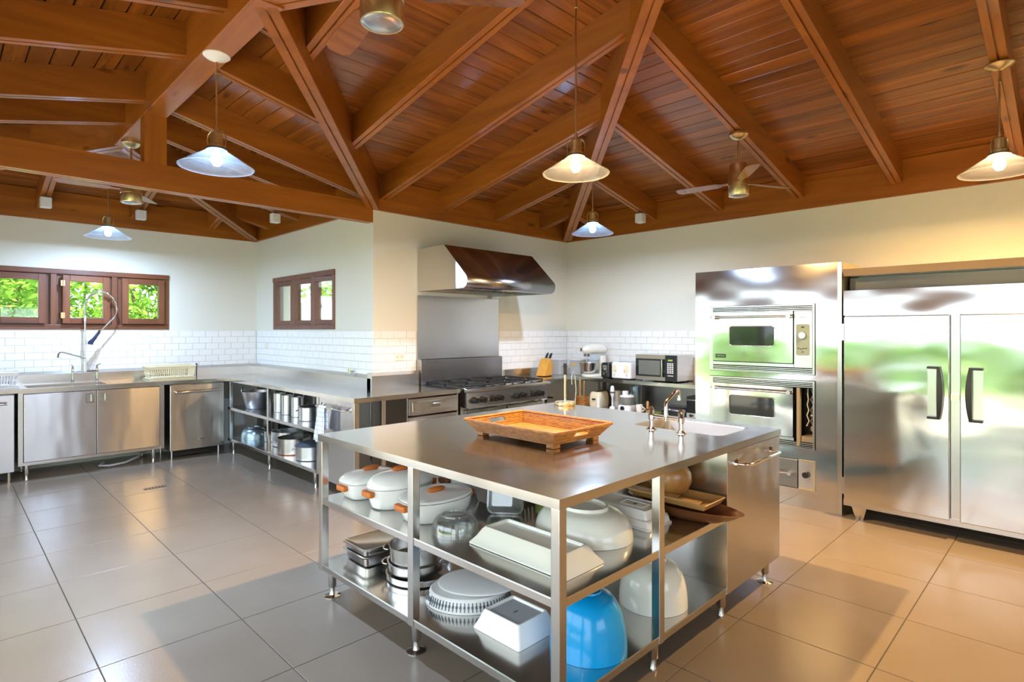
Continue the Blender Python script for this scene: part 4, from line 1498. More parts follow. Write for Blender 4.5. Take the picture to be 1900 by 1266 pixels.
# ------------------------------------------------------------------ island
IX0, IX1, IY0, IY1 = 1.49, 3.495, 1.262, 3.018
IZ = 0.90
il = thing('kitchen_island', 'large freestanding steel island with open shelves, corner sink and end cabinet', 'island', (2.5, 2.14, 0))
K = (3.005, 3.40, 1.40, 1.965)
b = MB(il)
za, zc = IZ - 0.036, IZ
b.box(IX0, K[0], IY0, IY1, za, zc).box(K[1], IX1, IY0, IY1, za, zc).box(K[0], K[1], IY0, K[2], za, zc).box(K[0], K[1], K[3], IY1, za, zc)
b.build('top', 'steel_top', il)
b = MB(il)
w_ = K[1] - K[0]
d_ = K[3] - K[2]
cxk, cyk = (K[0] + K[1]) / 2, (K[2] + K[3]) / 2
b.rlathe([(0.0, IZ - 0.001), (0.004, IZ - 0.01), (0.006, IZ - 0.17), (0.03, IZ - 0.20)], w_ - 0.001, d_ - 0.001, 0.05, (cxk, cyk, 0), False, True)
b.build('basin', 'basin_steel', il, 50)
cor = MB(il)
for sx, sy in ((K[0], K[2]), (K[1], K[2]), (K[0], K[3]), (K[1], K[3])):     # rounded corner fillers of the opening
    dx = 1 if sx == K[0] else -1
    dy = 1 if sy == K[2] else -1
    r = 0.05
    arcp = [(sx + dx * (r - r * math.cos(a)), sy + dy * (r - r * math.sin(a))) for a in [PI / 2 * q / 6 for q in range(7)]]
    poly = [(sx, sy)] + (arcp if dx * dy > 0 else arcp)
    cor.prism(poly, 'z', IZ - 0.02, IZ)
cor.build('opening_corner', 'steel_top', il)
PW = 0.04
posts = [(IX0 + 0.003, IY0 + 0.003), (IX0 + 0.003, 2.12), (IX0 + 0.003, IY1 - PW - 0.003), (2.145, IY0 + 0.003), (2.145, IY1 - PW - 0.003), (IX1 - PW - 0.003, IY1 - PW - 0.003)]
for x, y in posts:
    MB(il).box(x, x + PW, y, y + PW, 0.15, za - 0.0005).build('post', 'steel', il, bevel=0.003)
CX0 = 2.787
for zt in (0.55, 0.185):
    b = MB(il)
    e = 0.008
    b.box(IX0 + e, CX0 - 0.001, IY0 + e, IY1 - e, zt - 0.004, zt)
    b.box(IX0 + e, IX0 + e + 0.004, IY0 + e, IY1 - e, zt - 0.034, zt - 0.004).box(IX0 + e, CX0 - 0.001, IY0 + e, IY0 + e + 0.004, zt - 0.034, zt - 0.004)
    b.box(IX0 + e, CX0 - 0.001, IY1 - e - 0.004, IY1 - e, zt - 0.034, zt - 0.004)
    b.build('shelf', 'steel_top', il, bevel=0.0012)
b = MB(il)
b.box(CX0, CX0 + 0.012, IY0 + 0.004, 2.2, 0.15, za - 0.001).box(CX0, IX1 - 0.01, 2.188, 2.2, 0.15, za - 0.001).box(IX1 - 0.02, IX1 - 0.008, IY0 + 0.02, 2.188, 0.15, za - 0.001).box(CX0 + 0.012, IX1 - 0.02, IY0 + 0.02, 2.188, 0.15, 0.162)
b.build('cabinet_body', 'steel', il)
dd = MB(il).box(CX0 + 0.002, IX1 - 0.012, IY0 + 0.003, IY0 + 0.018, 0.152, za - 0.003).build('cabinet_door', 'steel_door', il, bevel=0.002)
h = MB(il)
hz = 0.792
h.tube([(2.895, IY0 + 0.003, hz), (2.90, IY0 - 0.035, hz), (2.925, IY0 - 0.058, hz), (3.32, IY0 - 0.058, hz), (3.343, IY0 - 0.035, hz), (3.348, IY0 + 0.003, hz)], 0.0095, 10)
for x in (2.895, 3.348):
    h.cyl((x, IY0 + 0.003, hz), (x, IY0 - 0.009, hz), 0.026, 0.020, n=16)
h.build('towel_bar', 'chrome', dd, 40)
for x, y, fl in ((1.55, 2.965, True), (1.555, 2.18, True), (1.55, 1.33, True), (2.20, 1.33, False), (2.86, 1.33, False), (3.43, 1.33, True), (3.43, 2.96, True), (2.2, 2.96, True)):
    round_leg(il, x, y, 0.151, fl, 0.022)

# bridge tap on the island
it = thing('bridge_tap', 'polished chrome bridge tap with angled spout at the island sink', 'tap', (2.94, 1.695, IZ))
for y in (1.60, 1.79):
    q = MB(it).lathe([(0.030, 0.0), (0.030, 0.004), (0.018, 0.010), (0.013, 0.016), (0.013, 0.055), (0.020, 0.062), (0.020, 0.085), (0.014, 0.092), (0.016, 0.10), (0.018, 0.112), (0.012, 0.124), (0.006, 0.134), (0.001, 0.136)], (2.94, y, IZ), 18).build('valve', 'chrome', it, 35)
    MB(it).tube([(2.94, y, IZ + 0.112), (2.91, y + (0.02 if y > 1.7 else -0.02), IZ + 0.118)], [0.006, 0.005], 8).ball((2.906, y + (0.023 if y > 1.7 else -0.023), IZ + 0.119), 0.008, n=10, m=6).build('lever', 'chrome', q, 40)
MB(it).cyl((2.94, 1.60, IZ + 0.075), (2.94, 1.79, IZ + 0.075), 0.011, n=14).build('bridge', 'chrome', it, 40)
MB(it).tube([(2.94, 1.695, IZ + 0.06), (2.94, 1.695, IZ + 0.155), (2.945, 1.695, IZ + 0.168), (3.06, 1.695, IZ + 0.222), (3.075, 1.695, IZ + 0.225), (3.086, 1.695, IZ + 0.215), (3.09, 1.695, IZ + 0.19), (3.09, 1.695, IZ + 0.165)],
            [0.014, 0.010, 0.010, 0.009, 0.009, 0.009, 0.009, 0.012], 12).build('spout', 'chrome', it, 40)

# paper towel holder
ph = thing('towel_holder', 'brass upright paper towel holder standing empty on the island', 'holder', (3.42, 2.84, IZ))
MB(ph).lathe([(0.080, 0.0), (0.083, 0.006), (0.083, 0.022), (0.078, 0.028), (0.02, 0.030)], (3.42, 2.84, IZ), 32).build('base', 'brass', ph, 40)
MB(ph).cyl((3.42, 2.84, IZ + 0.03), (3.42, 2.84, IZ + 0.235), 0.0095, n=14).build('post', 'brass', ph, 40)
MB(ph).lathe([(0.010, 0.235), (0.012, 0.24), (0.012, 0.295), (0.020, 0.298), (0.020, 0.303), (0.012, 0.306), (0.012, 0.318), (0.020, 0.322), (0.001, 0.325)], (3.42, 2.84, IZ), 18).build('finial', 'black_iron', ph, 35)
MB(ph).tube([(3.47, 2.78, IZ + 0.028), (3.475, 2.775, IZ + 0.12), (3.468, 2.782, IZ + 0.22), (3.46, 2.79, IZ + 0.265), (3.45, 2.80, IZ + 0.22), (3.452, 2.798, IZ + 0.16)], 0.004, 8).build('tension_arm', 'steel', ph, 50)
MB(ph).tube([(3.40, 2.82, IZ + 0.03), (3.40, 2.82, IZ + 0.06), (3.42, 2.825, IZ + 0.075), (3.44, 2.86, IZ + 0.06), (3.44, 2.86, IZ + 0.03)], 0.003, 6).build('wire_loop', 'chrome', ph, 50)

# ------------------------------------------------------------------ rattan tray
tr = thing('rattan_tray', 'rectangular woven rattan tray with cut-out handles and block feet on the island', 'tray', (2.282, 2.095, IZ + 0.001))
tw_, td_, th_ = 0.465, 0.66, 0.085      # at the rim (x, y)
bw, bd, bz_ = 0.365, 0.56, 0.022
NR = 9


def ring_at(s):
    return (bw + (tw_ - bw) * s) / 2, (bd + (td_ - bd) * s) / 2, bz_ + (th_ - bz_) * s


MB().rlathe([(0, bz_ - 0.004), (0, bz_ + 0.004)], bw, bd, 0.01).build('bottom', 'rattan', tr)
for side in range(4):
    mw = MB()
    for q in range(NR):
        hx, hy, z = ring_at((q + 0.5) / NR)
        r = 0.0046
        slot = side in (1, 3) and 4 <= q <= 6
        if side in (0, 2):
            sx = -1 if side == 0 else 1
            mw.tube([(sx * hx, -hy, z), (sx * hx, hy, z)], r, 6)
        else:
            sy = -1 if side == 1 else 1
            if slot:
                mw.tube([(-hx, sy * hy, z), (-0.06, sy * hy, z)], r, 6)
                mw.tube([(0.06, sy * hy, z), (hx, sy * hy, z)], r, 6)
            else:
                mw.tube([(-hx, sy * hy, z), (hx, sy * hy, z)], r, 6)
    mw.build('side_wall', 'rattan', tr, 60)
hx, hy, z = ring_at(1.0)
R = rrect(2 * hx, 2 * hy, 0.012, 3)
MB().tube([(x, y, z) for x, y in R] + [(R[0][0], R[0][1], z)], 0.0085, 8).build('rim', 'rattan', tr, 60)
for sx in (-1, 1):
    for sy in (-1, 1):
        MB().box(sx * bw / 2 - (0.05 if sx > 0 else 0), sx * bw / 2 + (0.05 if sx < 0 else 0), sy * bd / 2 - (0.05 if sy > 0 else 0), sy * bd / 2 + (0.05 if sy < 0 else 0), 0, bz_ - 0.004).build('foot', 'rattan', tr, bevel=0.003)

# ------------------------------------------------------------------ dishes on the island's middle shelf
MS = 0.551
BS = 0.186


def casserole(label, loc, rz, w, d, hb, hl, round_, handle='orange_silicone', dome=True):
    t = thing('casserole', label, 'casserole', loc, rz, 'white casseroles with silicone grips')
    n_ = 40

    def ring(s, z, p):
        out = []
        for i in range(n_):
            a = 2 * PI * i / n_
            c, si = math.cos(a), math.sin(a)
            k = (abs(c) ** p + abs(si) ** p) ** (-1.0 / p)
            out.append((w / 2 * s * c * k, d / 2 * s * si * k, z))
        return out
    p = 2.2 if round_ else 4.0
    b = MB()
    b.loft([ring(0.78, 0, p), ring(0.86, 0.006, p), ring(0.94, hb * 0.5, p), ring(1.0, hb, p), ring(0.97, hb, p), ring(0.90, hb * 0.5, p), ring(0.80, 0.014, p)])
    body = b.build('pot', 'ceramic', t, 50)
    b = MB()
    if dome:
        rings = [ring(0.985, hb + 0.002, p), ring(1.0, hb + 0.008, p), ring(0.95, hb + hl * 0.45, p), ring(0.82, hb + hl * 0.75, p), ring(0.6, hb + hl * 0.93, p), ring(0.3, hb + hl, p)]
    else:
        rings = [ring(0.97, hb + 0.002, p), ring(0.985, hb + 0.008, p), ring(0.96, hb + 0.014, p), ring(0.7, hb + hl * 0.75, p), ring(0.4, hb + hl, p)]
    b.loft(rings)
    lid = b.build('lid', 'ceramic', t, 50)
    MB().ball((0, 0, hb + hl + 0.010), 0.055, 0.022, 0.014, 16, 8).build('lid_knob', handle, lid, 60)
    for s in (-1, 1):
        MB().rlathe([(0.004, hb - 0.034), (0, hb - 0.030), (0, hb - 0.008), (0.004, hb - 0.004)], 0.034, 0.085, 0.012, (s * (w / 2 + 0.008), 0, 0)).build('grip', handle, body, 50)
    return t


# long axes run across the view: rz = -45 degrees
casserole('oblong white casserole with orange grips nearest the towel cabinet', (1.735, 2.868, MS), 0.0, 0.34, 0.215, 0.085, 0.052, False)
casserole('white casserole with a tall domed lid and orange grips, second on the shelf', (1.755, 2.602, MS), 0.0, 0.38, 0.25, 0.105, 0.072, True)
casserole('round white casserole with a flat lid behind the island middle post', (1.765, 2.303, MS), 0.0, 0.40, 0.29, 0.098, 0.022, True, dome=False)
casserole('white casserole with brown grips behind the flat-lidded casserole', (2.20, 2.55, MS), 0.0, 0.36, 0.24, 0.10, 0.06, True, 'brown_silicone')
# ribbed steel roasting pan behind
t = thing('roasting_pan', 'grey ribbed metal roasting pan behind the round flat-lidded casserole', 'pan', (2.24, 2.24, MS))
b = MB()
b.rlathe([(0.03, 0), (0.0, 0.09), (-0.008, 0.09), (-0.008, 0.094), (0.004, 0.094), (0.034, 0.006)], 0.40, 0.28, 0.05)
b.build('pan', 'aluminium', t, 40)
for k in range(14):
    MB().cyl((-0.19 + 0.029 * k, -0.139, 0.02), (-0.19 + 0.029 * k, -0.1445, 0.085), 0.004, n=6).build('rib', 'aluminium', t)


def bowl(name, label, loc, r, h, base, m, cat='bowl', th=0.004, pw=2.0, foot=0.008, sx=1, sy=1, rz=0.0, group=None, n=40, lip=0.0):
    """bowl turned upside down: rim on the shelf, foot on top"""
    prof = []
    N = 14
    for k in range(N + 1):
        s = k / N
        rr = base + (r - base) * (1 - s ** pw) ** (1 / pw) if s < 1 else base
        prof.append((rr, s * (h - foot)))
    outer = [(r + lip, 0.0), (r + lip, 0.006)] + [p for p in prof[1:]] if lip else prof
    outer = outer + [(base, h - foot), (base * 0.96, h), (base * 0.88, h), (base * 0.86, h - foot * 0.8), (0.001, h - foot * 0.8)]
    inner = [(max(0.001, a - th), max(0.0, z - th)) for a, z in reversed(prof)]
    inner[-1] = (r - th, 0.0)
    b = MB().lathe(outer, n=n, sx=sx, sy=sy, cap0=False, cap1=False)
    b.lathe([(0.001, h - foot - th)] + inner, n=n, sx=sx, sy=sy, cap0=False, cap1=False)
    b.lathe([(r - th, 0.0), (r + lip, 0.0)], n=n, sx=sx, sy=sy, cap0=False, cap1=False)
    return solid(name, b, m, label, cat, group, smooth=45, loc=loc, rz=rz)


bowl('glass_bowl', 'small clear glass bowl upside down beside the middle post', (1.675, 2.045, MS), 0.108, 0.085, 0.062, 'clear_bowl', pw=2.4, th=0.005)
# clear plastic tub tipped over
t = thing('plastic_tub', 'clear angular plastic tub tipped over behind the small glass bowl', 'tub', (1.93, 2.02, MS))
b = MB()
b.rlathe([(0.035, 0.0), (0.02, 0.06), (0.0, 0.16)], 0.20, 0.17, 0.03, (0, 0, 0), True, False)
b.rlathe([(0.003, 0.16), (0.023, 0.06), (0.038, 0.004)], 0.20, 0.17, 0.03, (0, 0, 0), False, True)
b.rlathe([(0.0, 0.16), (-0.008, 0.162), (-0.008, 0.167), (0.003, 0.165)], 0.20, 0.17, 0.03, (0, 0, 0), False, False)
b.xf(Matrix.Translation((0.02, -0.01, 0.075)) @ Matrix.Rotation(math.radians(40), 4, 'Z') @ Matrix.Rotation(math.radians(105), 4, 'Y') @ Matrix.Translation((0, 0, -0.05)))
mn = min(p.z for p in b.v)
b.xf(Matrix.Translation((0, 0, -mn)))
b.build('shell', 'clear_tub', t, 40)
t = thing('glass_jar', 'green glass jar between the clear tub and the oval white bowl', 'jar', (2.17, 1.94, MS))
MB().lathe([(0.04, 0), (0.046, 0.006), (0.046, 0.09), (0.034, 0.105), (0.034, 0.125), (0.031, 0.125), (0.031, 0.103), (0.043, 0.088), (0.043, 0.009), (0.001, 0.006)], n=28, cap0=True, cap1=False).build('jar', 'green_glass', t, 40)
MB().lathe([(0.037, 0.126), (0.037, 0.142), (0.001, 0.143)], n=24).build('lid', 'plastic_white', t, 40)


def flared_dish(name, label, loc, w, d, h, rz, m, curve=0.0, foot_m=None, rim=0.055, group=None, cat='dish'):
    """rectangular dish upside down with flared, curved sides and a recessed base"""
    t = thing(name, label, cat, loc, rz, group)
    b = MB()
    rings = []
    for ins, z in ((0.0, 0.0), (0.0, 0.006), (rim * 0.45, h * 0.45), (rim * 0.8, h * 0.85), (rim, h), (rim + 0.007, h), (rim + 0.012, h - 0.012)):
        R = rrect(w - 2 * ins, d - 2 * ins, 0.012)
        rings.append([(x, y, z + curve * (1 - (2 * y / d) ** 2) * (1 if z < 0.01 else 0.4)) for x, y in R])
    b.loft(rings, False, True)
    R0 = rings[0]
    b.loft([R0, [(x * 0.95, y * 0.97, z + 0.001) for x, y, z in R0], [(x * (1 - rim * 2.2 / w), y * (1 - rim * 2.2 / d), h - 0.012) for x, y, z in R0]], False, True)
    b.build('dish', m, t, 40)
    if foot_m:
        MB().box(-w / 2 + rim + 0.014, w / 2 - rim - 0.014, -d / 2 + rim + 0.014, d / 2 - rim - 0.014, h - 0.0115, h - 0.009).build('base', foot_m, t)
    MB().box(-0.012, 0.012, -0.004, 0.004, h - 0.0125, h - (0.0085 if foot_m else 0.011)).build('maker_mark', 'lid_grey', t)
    return t


flared_dish('serving_dish', 'long curved white serving dish upside down at the island near corner', (1.752, 1.625, MS), 0.245, 0.55, 0.072, 0, 'ceramic_cream', 0.012, None, 0.05)
bowl('oval_bowl', 'large oval white bowl upside down behind the island near corner post', (2.085, 1.625, MS), 0.22, 0.135, 0.115, 'ceramic_cream', th=0.008, pw=2.1, foot=0.014, sx=0.90, sy=1.08)
t = thing('baking_dish', 'white rectangular baking dish upside down, upper of two stacked', 'dish', (2.395, 1.60, MS + 0.036))
MB().rlathe([(0, 0), (0.0, 0.006), (0.010, 0.010), (0.016, 0.046), (0.020, 0.050), (0.026, 0.050), (0.03, 0.046)], 0.20, 0.36, 0.02).build('dish', 'ceramic', t, 40)
rr_ = [(x, y - 0.05, 0.0475) for x, y in rrect(0.07, 0.13, 0.004, 2)]
MB().tube(rr_ + [rr_[0]], 0.002, 5).build('base_ridge', 'ceramic', t)
MB().box(-0.012, 0.012, -0.06, -0.045, 0.0465, 0.0475).build('maker_mark', 'lid_grey', t)
t = thing('baking_dish', 'white rectangular baking dish upside down, lower of two stacked', 'dish', (2.40, 1.60, MS))
MB().rlathe([(0, 0), (0, 0.006), (0.008, 0.010), (0.014, 0.035)], 0.215, 0.39, 0.02).build('dish', 'ceramic', t, 40)

# wooden things at the cabinet end
t = thing('oval_tray', 'dark oval wooden tray jutting out over the island shelf edge', 'tray', (2.642, 1.43, MS))
b = MB()
b.lathe([(0.06, 0.0), (0.075, 0.004), (0.10, 0.03), (0.118, 0.058), (0.122, 0.062), (0.117, 0.064), (0.095, 0.036), (0.07, 0.010), (0.001, 0.008)], n=40, sx=1.0, sy=2.55, cap1=False)
b.build('tray', 'dark_wood', t, 50)
t = thing('leaf_tray', 'light rectangular palm-leaf tray lying on the dark oval tray', 'tray', (2.655, 1.475, MS + 0.066))
MB().rlathe([(0.02, 0), (0.0, 0.030), (0.003, 0.033), (0.024, 0.004)], 0.215, 0.43, 0.008).build('tray', 'light_wood', t, 30)
gb = MB().lathe([(0.001, 0.0), (0.04, 0.004), (0.080, 0.035), (0.098, 0.08), (0.094, 0.125), (0.070, 0.162), (0.034, 0.182), (0.001, 0.186)], n=32, sx=1.15, sy=0.86)
solid('gourd', gb, 'gourd_wood', 'round wooden gourd resting on the palm-leaf tray', 'gourd', smooth=60, loc=(2.668, 1.515, MS + 0.071), rz=-PI / 4)


def server(label, x0, y0, x1, y1, z):
    b = MB()
    a, c = Vector((x0, y0, z)), Vector((x1, y1, z))
    d = (c - a).normalized()
    s = Vector((-d.y, d.x, 0))
    L_ = (c - a).length
    pts = [(0, 0.0015), (0.10, 0.016), (0.35, 0.020), (0.7, 0.014), (1.0, 0.022)]
    rings = []
    for f, w in pts:
        p = a + d * L_ * f + Vector((0, 0, 0.020 * (1 - f) ** 2))
        rings.append([p - s * w, p + s * w, p + s * w + Vector((0, 0, 0.005)), p - s * w + Vector((0, 0, 0.005))])
    b.loft(rings)
    solid('salad_server', b, 'light_wood', label, 'utensil', 'pointed wooden servers')


server('pointed wooden server on the palm-leaf tray, nearer the post', 2.495, 1.75, 2.553, 1.29, MS + 0.104)
server('pointed wooden server on the palm-leaf tray, nearer the gourd', 2.545, 1.75, 2.575, 1.42, MS + 0.104)
b = MB().lathe([(0.05, 0), (0.06, 0.004), (0.11, 0.05), (0.125, 0.10), (0.119, 0.10), (0.10, 0.052), (0.055, 0.012), (0.001, 0.010)], n=32, cap1=False)
solid('wooden_bowl', b, 'gourd_wood', 'yellow wooden bowl behind the stacked white baking dishes', 'bowl', smooth=50, loc=(2.50, 1.95, MS))

# ------------------------------------------------------------------ bottom shelf of the island


def gn_pan(label, loc, w, d, h):
    t = thing('steel_pan', label, 'pan', loc, 0, 'steel pans on the island')
    MB().rlathe([(0.03, 0), (0.022, 0.006), (0.016, h - 0.010), (0.002, h - 0.006), (0.0, h), (0.018, h), (0.024, h - 0.01), (0.034, 0.008)], w, d, 0.035).build('pan', 'steel', t, 40)


gn_pan('rectangular steel pan at the island far corner, lower of two nested', (1.775, 2.862, BS), 0.32, 0.262, 0.060)
t = thing('steel_pan', 'rectangular steel pan with flat lid, upper of two at the island far corner', 'pan', (1.775, 2.862, BS + 0.061), 0, 'steel pans on the island')
MB().rlathe([(0.022, 0), (0.016, 0.004), (0.012, 0.030), (0.0, 0.034), (0.0, 0.038)], 0.32, 0.262, 0.035).build('pan', 'steel', t, 40)
MB().rlathe([(0.0, 0.039), (0.0, 0.043), (0.016, 0.043), (0.022, 0.040)], 0.318, 0.26, 0.035).build('lid', 'steel', t, 40)


def loop_handles(t, r, z, m='chrome', ang0=0.0, size=0.045):
    for s in (0, 1):
        a0 = ang0 + s * PI
        pts = []
        for k in range(9):
            a = -PI / 2 + PI * k / 8
            pts.append((math.cos(a0) * (r - 0.002 + size * 0.75 * math.cos(a)) - math.sin(a0) * size * math.sin(a), math.sin(a0) * (r - 0.002 + size * 0.75 * math.cos(a)) + math.cos(a0) * size * math.sin(a), z))
        MB().tube(pts, 0.0045, 8).build('handle', m, t, 60)


def pot(name, label, loc, r, h, m, lid=None, ang=2.35, taper=1.0, handles=True, lid_h=0.03, group=None, knob='black_plastic', cat='pot', hsize=0.045, rim=0.004, base=None):
    t = thing(name, label, cat, loc, 0, group)
    MB().lathe([(r * taper * 0.94, 0), (r * taper, 0.006), (r, h - 0.004), (r + rim, h - 0.002), (r + rim, h), (r - 0.004, h), (r * taper - 0.004, 0.01), (0.001, 0.006)], n=40, cap1=False).build('body', m, t, 40)
    if base:
        MB().lathe([(r * taper * 0.90, -0.0), (r * taper * 0.955, 0.001), (r * taper * 0.99, 0.012), (r * taper * 1.004, 0.014), (r * taper * 1.002, 0.004)], n=36, cap1=False, cap0=False).build('base_ring', base, t, 40)
    if lid:
        l_ = MB().lathe([(r + rim, h + 0.001), (r + rim + 0.002, h + 0.005), (r * 0.9, h + lid_h * 0.4), (r * 0.5, h + lid_h * 0.85), (0.001, h + lid_h)], n=40).build('lid', lid, t, 40)
        MB().lathe([(0.010, h + lid_h - 0.002), (0.008, h + lid_h + 0.012), (0.018, h + lid_h + 0.018), (0.016, h + lid_h + 0.026), (0.001, h + lid_h + 0.028)], n=16).build('knob', knob, l_, 40)
    if handles:
        loop_handles(t, r, h * 0.72, 'chrome', ang, hsize)
    return t


CPX, CPY = 1.795, 2.485
pot('steamer_base', 'wide shallow steel pan at the bottom of the pot stack by the middle post', (CPX, CPY, BS), 0.172, 0.034, 'steel', handles=False, cat='pan')
pot('steel_pot', 'low steel pot with loop handles in the middle of the stack by the middle post', (CPX - 0.012, CPY + 0.012, BS + 0.035), 0.148, 0.055, 'steel', None, 2.35, taper=0.97)
pot('steel_pot', 'steel pot with loop handles on top of the stack by the middle post', (CPX - 0.012, CPY + 0.012, BS + 0.091), 0.142, 0.082, 'steel', None, 2.35, taper=0.97)
# white oval tray with pierced wall, upside down
t = thing('pierced_tray', 'white oval tray with pierced gallery wall upside down on the bottom shelf', 'tray', (1.80, 2.092, BS), math.radians(-45))
b = MB()
b.lathe([(0.205, 0.0), (0.207, 0.004), (0.187, 0.056), (0.180, 0.062), (0.001, 0.062)], n=56, sx=1.0, sy=0.78, cap0=False)
b.lathe([(0.200, 0.0), (0.205, 0.0)], n=56, sx=1.0, sy=0.78, cap0=False, cap1=False)
b.build('tray', 'plastic_white', t, 40)
for k in range(34):
    a = -PI * 0.98 + PI * 0.96 * k / 33
    if 3 <= k <= 4:
        continue
    q = Vector((0.1985 * math.cos(a), 0.1985 * 0.78 * math.sin(a), 0.031))
    nrm = Vector((math.cos(a) * 0.78, math.sin(a), 0)).normalized()
    tn = Vector((-nrm.y, nrm.x, 0))
    upv = (Vector((0, 0, 1)) - nrm * 0.36).normalized()
    c = MB()
    for (w, hh) in ((0.0022, 0.019), (0.0050, 0.005)):
        rings = []
        for o_ in (-0.001, 0.0022):
            rings.append([q + nrm * o_ + tn * (sx * w) + upv * (sz * hh) for sx, sz in ((-1, -1), (1, -1), (1, 1), (-1, 1))])
        c.loft(rings)
    c.build('slot', 'lid_grey', t)
a = -PI * 0.98 + PI * 0.96 * 3.5 / 33
q = Vector((0.1985 * math.cos(a), 0.1985 * 0.78 * math.sin(a), 0.031))
nrm = Vector((math.cos(a) * 0.78, math.sin(a), 0)).normalized()
tn = Vector((-nrm.y, nrm.x, 0))
upv = (Vector((0, 0, 1)) - nrm * 0.36).normalized()
c = MB()
c.loft([[q + nrm * o_ + tn * x + upv * y for x, y in rrect(0.046, 0.016, 0.0078)] for o_ in (-0.001, 0.0024)])
c.build('hand_slot', 'lid_grey', t)
b = MB().lathe([(0.10, 0.0), (0.165, 0.006), (0.195, 0.016), (0.197, 0.022), (0.190, 0.026), (0.001, 0.026)], n=56, sx=1.0, sy=0.76)
solid('oval_platter', b, 'plastic_white', 'plain white oval platter lying on the pierced white tray', 'platter', smooth=40, loc=(1.835, 2.06, BS + 0.064), rz=math.radians(-45))
flared_dish('baking_dish', 'white flared baking dish with grey base upside down beside the blue bowl', (1.765, 1.742, BS), 0.25, 0.28, 0.082, 0, 'ceramic', 0.0, 'ceramic_grey', 0.035)
bowl('blue_bowl', 'deep bright blue plastic bowl upside down behind the near corner post', (1.875, 1.435, BS), 0.158, 0.235, 0.055, 'blue_plastic', pw=2.1, foot=0.006)
bowl('white_bowl', 'deep white bowl upside down under the wooden trays', (2.405, 1.455, BS), 0.160, 0.215, 0.062, 'ceramic_cream', pw=2.2, foot=0.012)
t = thing('lidded_dish', 'small white dish with glass lid balanced on the deep white bowl', 'dish', (2.425, 1.455, BS + 0.216), 0.3)
MB().rlathe([(0.02, 0.0), (0.012, 0.004), (0.0, 0.036), (0.004, 0.036), (0.016, 0.008)], 0.15, 0.10, 0.02).build('dish', 'ceramic_cream', t, 40)
MB().rlathe([(0.002, 0.037), (0.0, 0.041), (0.02, 0.050)], 0.15, 0.10, 0.02).build('lid', 'clear_bowl', t, 40)

# ------------------------------------------------------------------ pots on the side shelves
P2 = 0.561
t = pot('preserving_pan', 'big tapered aluminium pot with upright loop handles on the side shelf', (2.665, 6.93, P2), 0.172, 0.20, 'aluminium', handles=False, taper=0.72)
for a in (2.35, 2.35 + PI):
    pts = [(math.cos(a) * 0.168 - math.sin(a) * 0.045 * math.cos(u), math.sin(a) * 0.168 + math.cos(a) * 0.045 * math.cos(u), 0.195 + 0.05 * math.sin(u)) for u in [PI * k / 8 for k in range(9)]]
    MB().tube(pts, 0.006, 8).build('handle', 'aluminium', t, 60)
cl_ = ['tall steel canister on the side shelf, farthest of three', 'tall steel canister on the side shelf, middle of three', 'tall steel canister on the side shelf, beside the lidded pot']
for l, (x, y) in zip(cl_, ((2.72, 6.43), (2.70, 6.18), (2.70, 5.93))):
    t = thing('steel_canister', l, 'canister', (x, y, P2), 0, 'steel canisters on the side shelf')
    MB().lathe([(0.058, 0), (0.062, 0.004), (0.062, 0.205), (0.064, 0.207), (0.064, 0.21), (0.058, 0.21), (0.058, 0.01), (0.001, 0.006)], n=28, cap1=False).build('body', 'aluminium', t, 40)
    MB().tube([(0.05, -0.035, 0.21), (0.055, -0.045, 0.235), (0.06, -0.02, 0.24), (0.062, -0.01, 0.215)], 0.004, 6).build('bail', 'chrome', t, 60)
pot('lidded_pot', 'aluminium pot with lid on the upper side shelf next to the towel', (2.68, 5.62, P2), 0.10, 0.135, 'aluminium', 'aluminium', 2.35, lid_h=0.022)
bowl('dome_lid', 'blue-grey metal dome bowl upside down on the lower side shelf', (2.665, 7.03, BS), 0.145, 0.14, 0.07, 'blue_alu', pw=2.3)
pot('small_pot', 'small steel pot behind the side shelf middle post', (2.76, 6.74, BS), 0.085, 0.12, 'steel', None, 2.35)
pot('wide_pan', 'wide shallow aluminium pan at the back of the lower side shelf', (2.80, 6.38, BS), 0.17, 0.16, 'aluminium', None, 2.0)
pot('stock_pot', 'steel stock pot with copper base ring on the lower side shelf', (2.665, 5.93, BS), 0.165, 0.165, 'steel', None, 2.35, base='copper')
pot('cream_pot', 'pale pot with dark grey lid at the near end of the lower side shelf', (2.665, 5.53, BS), 0.155, 0.135, 'aluminium', 'lid_grey', 2.6, lid_h=0.045, rim=0.006)
pot('storage_pot', 'dark pot in the shadow of the lower side shelf corner', (2.90, 7.12, BS), 0.10, 0.22, 'steel_dark', None, 1.0, handles=False)

# ------------------------------------------------------------------ things on the far corner counters
CT = WT + 0.001
t = thing('knife_block', 'slanted wooden knife block with black-handled knives in the far corner', 'knife block', (5.40, 4.80, CT), math.radians(10))
b = MB()
b.prism([(-0.13, 0.008), (0.05, 0.008), (0.075, 0.14), (0.012, 0.225), (-0.03, 0.195)], 'y', -0.065, 0.065)
b.build('block', 'block_wood', t, bevel=0.004)
for x in (-0.10, 0.03):
    MB().box(x, x + 0.02, -0.06, 0.06, 0, 0.008).build('foot', 'black_plastic', t)
for k, (yy, xx) in enumerate(((-0.04, 0.0), (-0.015, 0.012), (0.012, -0.004), (0.036, 0.01), (0.0, 0.04))):
    b = MB()
    b.tube([(0.02 + xx, yy, 0.185 - xx * 0.8), (0.052 + xx, yy, 0.235 - xx * 0.8), (0.085 + xx, yy, 0.285 - xx * 0.8)], [0.010, 0.011, 0.009], 8)
    b.build('knife_handle', 'black_plastic', t, 50)


